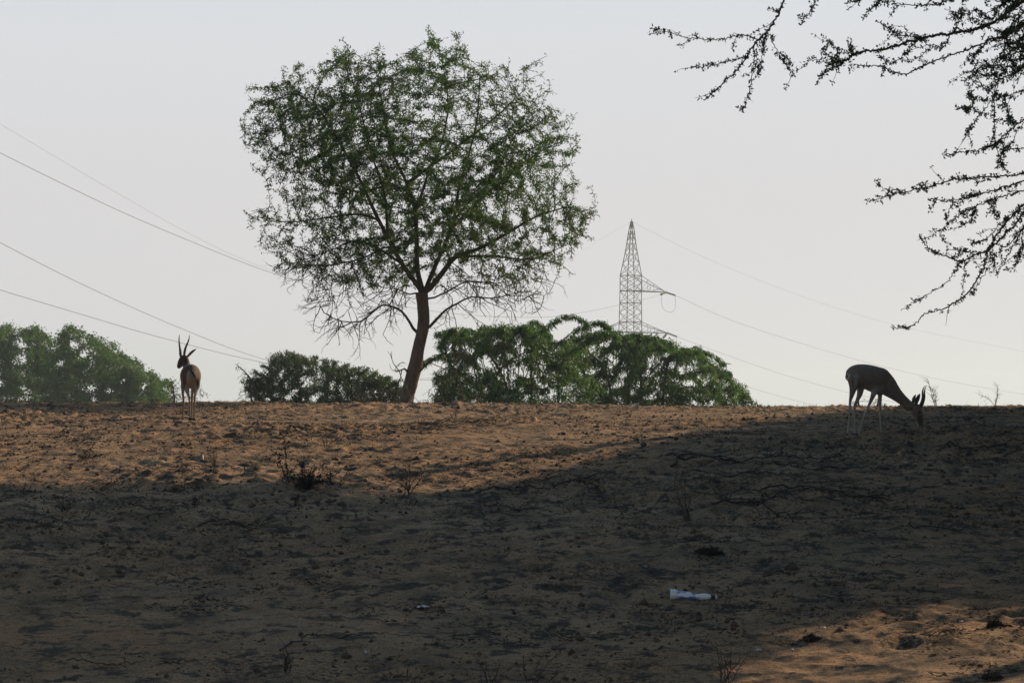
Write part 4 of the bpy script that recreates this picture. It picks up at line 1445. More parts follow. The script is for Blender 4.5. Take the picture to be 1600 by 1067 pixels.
def gazelle_right():
    kz = .000925
    cx, cy = 400, 950
    def Q(zx, zy, lat=0): return ((zx - cx) * kz, lat * kz, (cy - zy) * kz)
    # place on the ground; body is turned a little away so its length is foreshortened
    gp = ground_at(1290 + 400 / 6.667, 540 + 945 / 6.667, False)
    D = gp[1]; k = D / F / 6.667; 
    yaw = rad(10)
    r_ = root("gazelle", gp, "gazelle grazing with its head down in the shade at the right", "gazelle", "gazelles on the ridge")
    s = k / kz
    r_.scale = (s / math.cos(yaw), s, s); r_.rotation_euler = (0, 0, yaw)

    def gz(zx, lat):     # ground height in local units under a foot
        x = (zx - cx) * kz * s / math.cos(yaw); y = lat * kz * s
        wx = gp[0] + x * math.cos(yaw) - y * math.sin(yaw); wy = gp[1] + x * math.sin(yaw) + y * math.cos(yaw)
        return (float(G(np.array([wx]), np.array([wy]))[0]) - gp[2]) / s

    def C(lst, lat=0.0):
        out = []
        for q in lst:
            x, _, z = Q(q[0], q[1]); ru = q[2] * kz; rl = (q[3] if len(q) > 3 else q[2]) * kz
            la = (q[4] if len(q) > 4 else lat) * kz
            out.append((x, la, z, ru, rl))
        return out
    torso = C([(226, 340, 40, 40), (255, 330, 88, 72), (310, 322, 115, 95), (380, 322, 124, 104), (450, 335, 131, 108), (520, 358, 138, 104), (578, 380, 143, 90), (622, 398, 128, 70)])
    hump = C([(560, 300, 50, 36), (605, 290, 48, 32), (640, 320, 50, 34), (670, 370, 60, 40)])
    neck = C([(590, 400, 120, 70), (650, 425, 110, 62), (700, 470, 88, 50), (750, 515, 70, 42), (800, 558, 58, 37), (850, 600, 52, 34), (900, 640, 50, 34)])
    head = C([(928, 636, 40, 36), (955, 662, 60, 40), (972, 700, 60, 38), (992, 745, 42, 31), (1004, 785, 31, 25), (1010, 815, 24, 21), (1012, 832, 17, 16)])
    legs = []
    def leg(pts, lat, foot_x):
        g = gz(foot_x, lat)
        zfoot = g / kz      # zoom units above local zero
        # shift lower half so that the hoof meets the ground
        end_y = pts[-1][1]; want = cy - zfoot - 22
        out = []
        y0 = pts[1][1]
        for (a, b, r, *rest) in pts:
            f = np.clip((b - y0) / (end_y - y0), 0, 1)
            out.append((a, b + (want - end_y) * f, r, rest[0] if rest else r * .85))
        legs.append(C(out, lat))
        return (out[-1][0], cy - zfoot)
    feet = []
    feet.append((leg([(268, 350, 62, 42), (272, 430, 46, 34), (258, 500, 29, 24), (240, 568, 17, 15), (235, 615, 16, 13), (228, 700, 10.5), (219, 800, 9.5), (213, 870, 11.5), (210, 915, 10)], -52, 210), -52))
    feet.append((leg([(345, 350, 62, 42), (378, 430, 44, 32), (374, 500, 31, 24), (346, 565, 20, 17), (319, 620, 17, 14), (316, 690, 11), (318, 790, 10), (320, 850, 11.5), (319, 900, 10)], 50, 319), 50))
    feet.append((leg([(545, 400, 50, 36), (502, 480, 35, 28), (470, 550, 22, 18), (437, 620, 16, 14), (404, 690, 14, 12), (370, 755, 10), (346, 820, 9.5), (336, 875, 11), (330, 910, 9.5)], -46, 330), -46))
    feet.append((leg([(590, 430, 46, 34), (588, 505, 27, 22), (588, 575, 19, 16), (590, 650, 15, 13), (592, 705, 14.5, 12), (594, 760, 10), (596, 815, 9.5), (596, 850, 9.5)], 44, 596), 44))
    V, q, t = loft([torso, hump, neck, head] + legs, 44)

    def colour(co):
        x = co[:, 0] / kz + cx; y = co[:, 1] / kz; z = cy - co[:, 2] / kz
        base = np.array([0.27, 0.19, 0.14]); pale = np.array([0.44, 0.38, 0.32]); white = np.array([.5, .46, .41]); dark = np.array([.07, .055, .045])
        c = np.tile(base, (len(co), 1))
        def mix(c, col, f): return c * (1 - f[:, None]) + col * f[:, None]
        belly = ss(395, 455, z) * ss(330, 380, x) * (1 - ss(560, 620, x)) * (1 - ss(520, 560, z)) * .8
        c = mix(c, pale, belly)
        legsm = ss(540, 640, z) * (x < 700); c = mix(c, pale * 1.1, legsm * .9)
        patch = ss(262, 280, x) * (1 - ss(300, 322, x)) * ss(285, 320, z) * (1 - ss(400, 470, z)) * (y < 0)
        c = mix(c, pale * 1.0, patch * .9)
        rump = (1 - ss(235, 262, x)) * ss(280, 320, z) * (1 - ss(420, 480, z)) * (np.abs(y) < 60)
        c = mix(c, white, rump * .8)
        inner = ss(430, 500, z) * (1 - ss(600, 650, z)) * (x < 620) * (np.abs(y) < 38); c = mix(c, pale, inner * .7)
        face = (x > 965) * ss(715, 745, z); c = mix(c, dark, face * .8)
        ch = ss(470, 540, z) * (x > 620) * (x < 900) * (z > (x - 640) * .78 + 500); c = mix(c, pale, ch * .4)
        return c
    body = link("body", remesh(V, q, t, .0065, colour), M_fur); xform(body, r_)
    for (fp, lat) in feet:
        hoof(r_, ((fp[0] - cx) * kz, lat * kz, (cy - fp[1]) * kz))
    for lat, dx in ((-16, 0), (16, -3)):
        T = horn_mesh([Q(1006 + dx, 640, lat), Q(1030 + dx, 595, lat * 1.1), Q(1043 + dx, 545, lat * 1.3), Q(1043 + dx, 490, lat * 1.5), Q(1052 + dx, 450, lat * 1.4), Q(1070 + dx, 418, lat * 1.1)], 14 * kz)
        o = T.build("horn", M_horn); xform(o, r_)
    e = link("ear", ear_mesh(Q(945, 625, -30), Q(988, 503, -44), 60 * kz, (-.5, -1, .2)), M_ear); xform(e, r_)
    e = link("ear", ear_mesh(Q(942, 628, 30), Q(980, 512, 60), 56 * kz, (-.5, 1, .2)), M_ear); xform(e, r_)
    import bmesh
    for sy in (-1, 1):
        bm = bmesh.new(); bmesh.ops.create_uvsphere(bm, u_segments=14, v_segments=8, radius=12 * kz)
        me = bpy.data.meshes.new("eye"); bm.to_mesh(me); bm.free()
        o = link("eye", me, M_eye); o.location = Q(986, 697, sy * 31); xform(o, r_)
    T = Tubes(); T.add([Q(214, 300, 0), Q(222, 330, -25), Q(238, 370, -48), Q(250, 410, -58), Q(256, 450, -58)], [7 * kz, 13 * kz, 15 * kz, 12 * kz, 3 * kz], 10)
    o = T.build("tail", M_tail); xform(o, r_)


def gazelle_left():
    k5 = 27.0 / F / 5.615
    gp = ground_at(230 + 385 / 5.615, 500 + 893 / 5.615, False)
    D = gp[1]; k5 = D / F / 5.615
    r_ = root("gazelle", gp, "gazelle seen from behind at the left, head up and turned left", "gazelle", "gazelles on the ridge")
    yaw = rad(90 + 10)
    r_.rotation_euler = (0, 0, yaw)
    # local: X forward (away from us), Y left, Z up; zoom coordinates: zx to the right, zy down; origin (385, 893)
    cyw, syw = math.cos(yaw), math.sin(yaw)

    def pt(zx, zy, X):
        """Local point X metres along the body that is seen at (zx, zy) of the 5.615x enlargement."""
        px, py = 230 + zx / 5.615, 500 + zy / 5.615
        Yl = 0.0
        for _ in range(6):
            w = P(px, py, gp[1] + X * syw + Yl * cyw)
            Yl = -((w[0] - gp[0]) - X * cyw) / syw
        return (X, Yl, w[2] - gp[2])

    def chain(l):  # zx, zy, X, ru(zoom), rl(zoom)
        return [(*pt(a, b, X), ru * k5, rl * k5) for a, b, X, ru, rl in l]
    torso = chain([(388, 480, -.03, 58, 48), (384, 482, .04, 92, 80), (381, 486, .12, 101, 90), (380, 494, .24, 104, 93), (377, 498, .36, 104, 88), (370, 490, .46, 98, 74), (362, 478, .53, 74, 54)])
    neck = chain([(366, 470, .46, 74, 56), (356, 430, .54, 52, 44), (345, 395, .585, 40, 36), (334, 360, .61, 38, 36), (328, 345, .62, 34, 34)])
    # head turned left, nose to the left and slightly away
    head = chain([(350, 340, .625, 30, 30), (325, 345, .63, 44, 40), (305, 365, .635, 42, 36), (290, 388, .64, 32, 28), (281, 405, .645, 25, 22), (276, 416, .65, 18, 17)])
    legs = []; feet = []

    def leg(l, foot_X, foot_zx):
        fx, fyl, _ = pt(foot_zx, 880, foot_X)
        wx = gp[0] + fx * math.cos(yaw) - fyl * math.sin(yaw); wy = gp[1] + fx * math.sin(yaw) + fyl * math.cos(yaw)
        g = float(G(np.array([wx]), np.array([wy]))[0]) - gp[2]
        c = chain(l); zs = c[1][2]; ze = c[-1][2]; want = g + .026
        out = []
        for p in c:
            f = np.clip((zs - p[2]) / (zs - ze), 0, 1)
            out.append((p[0], p[1], p[2] + (want - ze) * f, p[3], p[4]))
        legs.append(out); feet.append((out[-1][0], out[-1][1], g))
    # hind left, hind right
    leg([(345, 500, .08, 60, 44), (342, 570, .07, 46, 32), (350, 620, .03, 26, 19), (362, 665, -.035, 16, 11), (368, 690, -.05, 13, 10), (372, 740, -.035, 9.5, 8), (375, 800, -.02, 8.5, 7.5), (376, 845, -.01, 9.5, 8.5), (376, 872, 0, 8, 8)], 0.0, 376)
    leg([(425, 500, .08, 60, 44), (432, 570, .07, 46, 32), (428, 620, .03, 26, 19), (420, 665, -.03, 16, 11), (417, 690, -.045, 13, 10), (416, 740, -.03, 9.5, 8), (414, 800, -.01, 8.5, 7.5), (411, 840, .0, 9.5, 8.5), (410, 868, .01, 8, 8)], .01, 410)
    # fore left, fore right
    leg([(325, 520, .44, 40, 30), (315, 590, .43, 26, 20), (313, 640, .43, 17, 13), (318, 690, .43, 13, 11), (319, 740, .44, 9, 8.5), (316, 790, .44, 8, 8), (314, 835, .44, 9, 8.5), (312, 862, .45, 8, 8)], .45, 312)
    leg([(405, 520, .44, 40, 30), (402, 590, .43, 26, 20), (396, 640, .43, 17, 13), (392, 690, .43, 13, 11), (391, 740, .44, 9, 8.5), (392, 790, .44, 8, 8), (393, 835, .44, 9, 8.5), (394, 862, .45, 8, 8)], .45, 394)
    V, q, t = loft([torso, neck, head] + legs, 44)

    def colour(co):
        X = co[:, 0]; zx = 385 - (co[:, 1] + X * math.tan(rad(10))) / k5; zy = 893 - co[:, 2] / k5 - X * 8
        base = np.array([0.085, 0.046, 0.031]); white = np.array([.27, .24, .20]); pale = np.array([.24, .18, .13]); dark = np.array([.05, .035, .03])
        c = np.tile(base, (len(co), 1))
        def mix(c, col, f): return c * (1 - f[:, None]) + col * f[:, None]
        w = np.interp(zy, [430, 470, 560, 620], [14, 34, 46, 60])
        rump = (1 - ss(w * .8, w * 1.15, np.abs(zx - 385))) * ss(430, 450, zy) * (X < .12)
        c = mix(c, white, rump)
        belly = ss(575, 600, zy) * (X > .1); c = mix(c, white, belly * .9)
        lg = ss(600, 660, zy); c = mix(c, pale, lg * .85)
        return c
    body = link("body", remesh(V, q, t, .0065, colour), M_fur); xform(body, r_)
    for f in feet: hoof(r_, f, 1.05)
    T = horn_mesh([pt(296, 322, .62), pt(291, 285, .615), pt(286, 240, .60), pt(280, 190, .59), pt(281, 150, .60), pt(284, 126, .61)], 11 * k5)
    xform(T.build("horn", M_horn), r_)
    T = horn_mesh([pt(326, 312, .625), pt(328, 280, .62), pt(338, 240, .605), pt(355, 200, .59), pt(368, 160, .60), pt(370, 126, .61)], 12 * k5)
    xform(T.build("horn", M_horn), r_)
    e = link("ear", ear_mesh(pt(345, 335, .62), pt(432, 252, .60), 38 * k5, (.6, .2, .6)), M_ear); xform(e, r_)
    e = link("ear", ear_mesh(pt(300, 335, .66), pt(296, 248, .70), 40 * k5, (1, .6, 0)), M_ear); xform(e, r_)
    import bmesh
    for (a, b, X) in ((298, 352, .60), (300, 352, .672)):
        bm = bmesh.new(); bmesh.ops.create_uvsphere(bm, u_segments=14, v_segments=8, radius=8 * k5)
        me = bpy.data.meshes.new("eye"); bm.to_mesh(me); bm.free()
        o = link("eye", me, M_eye); o.location = pt(a, b, X); xform(o, r_)
    T = Tubes(); T.add([pt(372, 428, -.035), pt(385, 440, -.075), pt(402, 462, -.085), pt(415, 490, -.083), pt(428, 524, -.075)], [6 * k5, 10 * k5, 12 * k5, 9 * k5, 2 * k5], 10)
    xform(T.build("tail", M_tail), r_)


gazelle_right()
gazelle_left()


# ------------------------------------------------------------------ pylon and power lines
DP = 300.0


def pylon():
    kp = DP / F
    c0 = P(984.5, 640, DP)
    gz0 = float(macro(np.array([c0[0]]), np.array([DP]))[0])
    base = np.array([c0[0], DP, gz0])
    r_ = root("electricity_pylon", base, "grey steel lattice pylon rising behind the drooping bush", "pylon")
    phi = rad(25)
    ex = np.array([math.cos(phi), math.sin(phi), 0]); ey = np.array([-math.sin(phi), math.cos(phi), 0])

    def z(row): return float(P(985, row, DP)[2])
    def corner(row, half, i):
        sx, sy = [(-1, -1), (1, -1), (1, 1), (-1, 1)][i]
        cxr = P(np.interp(row, [345, 430, 560, 680], [987, 985.8, 984.5, 983.5]), row, DP)
        return np.array([cxr[0], DP, z(row)]) + (ex * sx + ey * sy) * half
    a = 24.8 * kp / 2
    rows = [346, 362, 378, 394, 412, 430.5, 442, 454.5, 473.5, 488, 503, 519, 540, 565, 595, 630, 680]
    zb = z(680)
    halves = [.08, .28, .42, .58, .80, a, a, a, a * 1.01, a * 1.03, a * 1.05, a * 1.07, a * 1.15, a * 1.3, a * 1.5, a * 1.75, a * 2.1]
    for i in range(4):
        T = Tubes(); pts = [corner(r, h, i) for r, h in zip(rows, halves)]
        pts[-1][2] = gz0
        T.add(pts, .055, 4); T.build("tower_leg", M_steel, r_)
    for lv in range(len(rows) - 1):
        T = Tubes()
        for i in range(4):
            j = (i + 1) % 4
            A0, A1 = corner(rows[lv], halves[lv], i), corner(rows[lv + 1], halves[lv + 1], i)
            B0, B1 = corner(rows[lv], halves[lv], j), corner(rows[lv + 1], halves[lv + 1], j)
            T.add([A0, B1], .034, 4); T.add([B0, A1], .034, 4)
            if rows[lv] in (430.5, 454.5, 473.5, 503, 519, 362): T.add([A0, B0], .045 if rows[lv] in (454.5, 519) else .03, 4)
        T.build("lattice_panel", M_steel, r_)
    # spike and earth wire bracket
    T = Tubes(); T.add([corner(346, 0, 0), corner(342, 0, 0)], .05, 4); T.build("earth_peak", M_steel, r_)

    def arm(tip_px, top_row, bot_row, side):
        cc = corner(bot_row, 0, 0)
        tpx, tpy = tip_px
        L = (tpx - 985) * kp / math.cos(phi)
        tip = cc + ex * L; tip[2] = z(tpy)
        t1 = corner(top_row, a, 1 if side > 0 else 0); t2 = corner(top_row, a, 2 if side > 0 else 3)
        b1 = corner(bot_row, a, 1 if side > 0 else 0); b2 = corner(bot_row, a, 2 if side > 0 else 3)
        T = Tubes()
        for q in (t1, t2): T.add([q, tip], .04, 4)
        for q in (b1, b2): T.add([q, tip], .045, 4)
        for f0, f1 in ((0, .25), (.25, .5), (.5, .75)):
            for tq, bq in ((t1, b1), (t2, b2)):
                ta = tq + (tip - tq) * f1; ba = bq + (tip - bq) * f1; bb = bq + (tip - bq) * f0
                T.add([ta, ba], .022, 4); T.add([ta, bb], .022, 4)
            T.add([b1 + (tip - b1) * f1, b2 + (tip - b2) * f1], .02, 4)
        T.build("cross_arm", M_steel, r_)
        return tip

    tipR1 = arm((1042, 455.5), 431, 454.5, 1)
    tipR2 = arm((1045, 519.5), 503, 519, 1)
    tipL2 = arm((930, 519), 503, 519, -1)

    def insulator(p0, p1):
        T = Tubes(); n = 12
        pts = [p0 + (p1 - p0) * i / (n * 2) for i in range(n * 2 + 1)]
        T.add(pts, [.05 if i % 2 else .15 for i in range(n * 2 + 1)], 8)
        T.build("insulator", M_insul, r_)

    ends = {}
    for nm, tip, pa, pb, pj in (("R1", tipR1, (1033, 460), (1055, 461.5), (1047, 488)), ("R2", tipR2, (1037, 527), (1057.5, 526), (1048, 540)), ("L2", tipL2, (920, 527), (943, 527), (932, 543))):
        A = P(pa[0], pa[1], DP - 2.5); B = P(pb[0], pb[1], DP + 2.5)
        insulator(tip, A); insulator(tip, B)
        J = P(pj[0], pj[1], DP)
        c = catmull([A, A * .65 + J * .35 + np.array([-.2, 0, -.9]), J, B * .65 + J * .35 + np.array([.2, 0, -.9]), B], 8)
        T = Tubes(); T.add(c, .022, 4); T.build("jumper_wire", M_wire, r_)
        ends[nm] = (A, B)
    return ends


PE = pylon()


def wire(label, pts, x_a, d_a, x_b, d_b, r=.032):
    c = catmull(np.array(pts, float), 14)
    inv = np.interp(c[:, 0], [min(x_a, x_b), max(x_a, x_b)], [1 / (d_a if x_a < x_b else d_b), 1 / (d_b if x_a < x_b else d_a)])
    w = P(c[:, 0], c[:, 1], 1 / inv)
    T = Tubes(); T.add(w, r, 5)
    o = T.build("power_line", M_wire)
    tag(o, label, "power line", "power lines strung from the pylon")


DL, DR = 140, 430
wire("faint highest thin wire sloping down from the left edge to the pylon's peak", [(-80, 148), (10, 200), (180, 300), (330, 383), (450, 432), (560, 462), (680, 474), (800, 450), (890, 405), (935, 376), (975, 353), (986, 346)], -80, DL, 986, DP, .008)
wire("clear wire sloping across the left sky, behind the tree, to the pylon's upper arm", [(-80, 196), (0, 239), (170, 322), (300, 378), (420, 425), (540, 460), (690, 488), (830, 496), (911, 488), (1004, 468), (1033, 460)], -80, DL, 1033, DP - 2.5, .019)
wire("wire sloping down from the left edge just above the left gazelle's horns", [(-80, 334), (0, 379), (130, 445), (280, 512), (415, 562), (560, 590), (700, 588), (820, 560), (920, 527)], -80, DL, 920, DP - 2.5, .019)
wire("lowest left wire, passing behind the left gazelle's head", [(-80, 426), (0, 453), (130, 492), (250, 527), (425, 569), (600, 592), (800, 588), (950, 556), (1037, 527)], -80, DL, 1037, DP - 2.5, .019)
wire("faint top wire sloping down right from the pylon's peak", [(986, 346), (1100, 402), (1250, 462), (1400, 508), (1600, 549), (1700, 566)], 986, DP, 1700, DR, .011)
wire("wire sloping down right from the pylon's upper arm behind the right gazelle", [(1055, 461.5), (1150, 503), (1300, 551), (1450, 589), (1600, 616), (1700, 630)], 1055, DP + 2.5, 1700, DR, .019)
wire("wire sloping down right from the pylon's lower right arm", [(1057.5, 526), (1150, 560), (1250, 593), (1380, 625), (1600, 662)], 1057.5, DP + 2.5, 1700, DR, .019)
wire("lowest faint wire showing between the drooping bush and the ridge at right", [(943, 527), (1058, 560), (1150, 598), (1260, 630), (1400, 660)], 943, DP + 2.5, 1700, DR, .018)


# ------------------------------------------------------------------ near tree whose twigs hang into the top right
LIT1 = [(-900, 763), (250, 760), (450, 761), (560, 768), (690, 774), (780, 768), (880, 745), (960, 722), (1040, 700), (1130, 680), (1250, 663), (1340, 650),
        (1420, 641), (1480, 634), (1480, 500), (-900, 500)]
LIT2 = [(1050, 1110), (1120, 1048), (1180, 1018), (1260, 990), (1340, 971), (1450, 958), (1620, 950), (1800, 944), (1800, 1110)]


def shadow_px(p):
    """Where the sun shadow of points p falls on the ground, in photo pixels."""
    p = np.asarray(p, float)
    t = np.full(len(p), 0.0)
    for _ in range(12):
        g = p - S * t[:, None]
        t += (g[:, 2] - macro(g[:, 0], g[:, 1])) / S[2] * .85
    g = p - S * t[:, None]
    px, py, f = proj(g)
    return px, py, g


def may_shade(p):
    px, py, g = shadow_px(p)
    q = 7.0 * vnoise(g[:, 0] * 2.1, g[:, 1] * 2.1, 77) + 4 * vnoise(g[:, 0] * 5.3, g[:, 1] * 5.3, 79)
    q = q * np.where(px > 760, 1.9, 1.0) + hash2(np.floor(p[:, 0] * 999), np.floor(p[:, 2] * 999), 5) * np.where(px > 760, 16, 4)
    front = g[:, 1] > 8
    h_ = hash2(np.floor(p[:, 1] * 997), np.floor(p[:, 0] * 991), 6)
    thin = 0.05 + 0.07 * (vnoise(g[:, 0] * 1.7, g[:, 1] * 1.1, 88) > .1)
    l1 = poly_mask(LIT1, px, py + q * .6) & ~((px > 940) & (py > 640) & (h_ < np.interp(px, [940, 1150, 1300], [0, .06, .13])))
    l2 = poly_mask(LIT2, px + q * 2, py + q) & (h_ > thin)
    lit = front & (l1 | l2)
    lit |= (g[:, 1] > 37) | ((g[:, 1] > 26) & (g[:, 0] < 3.0))
    return ~lit


NEAR = {"V": []}


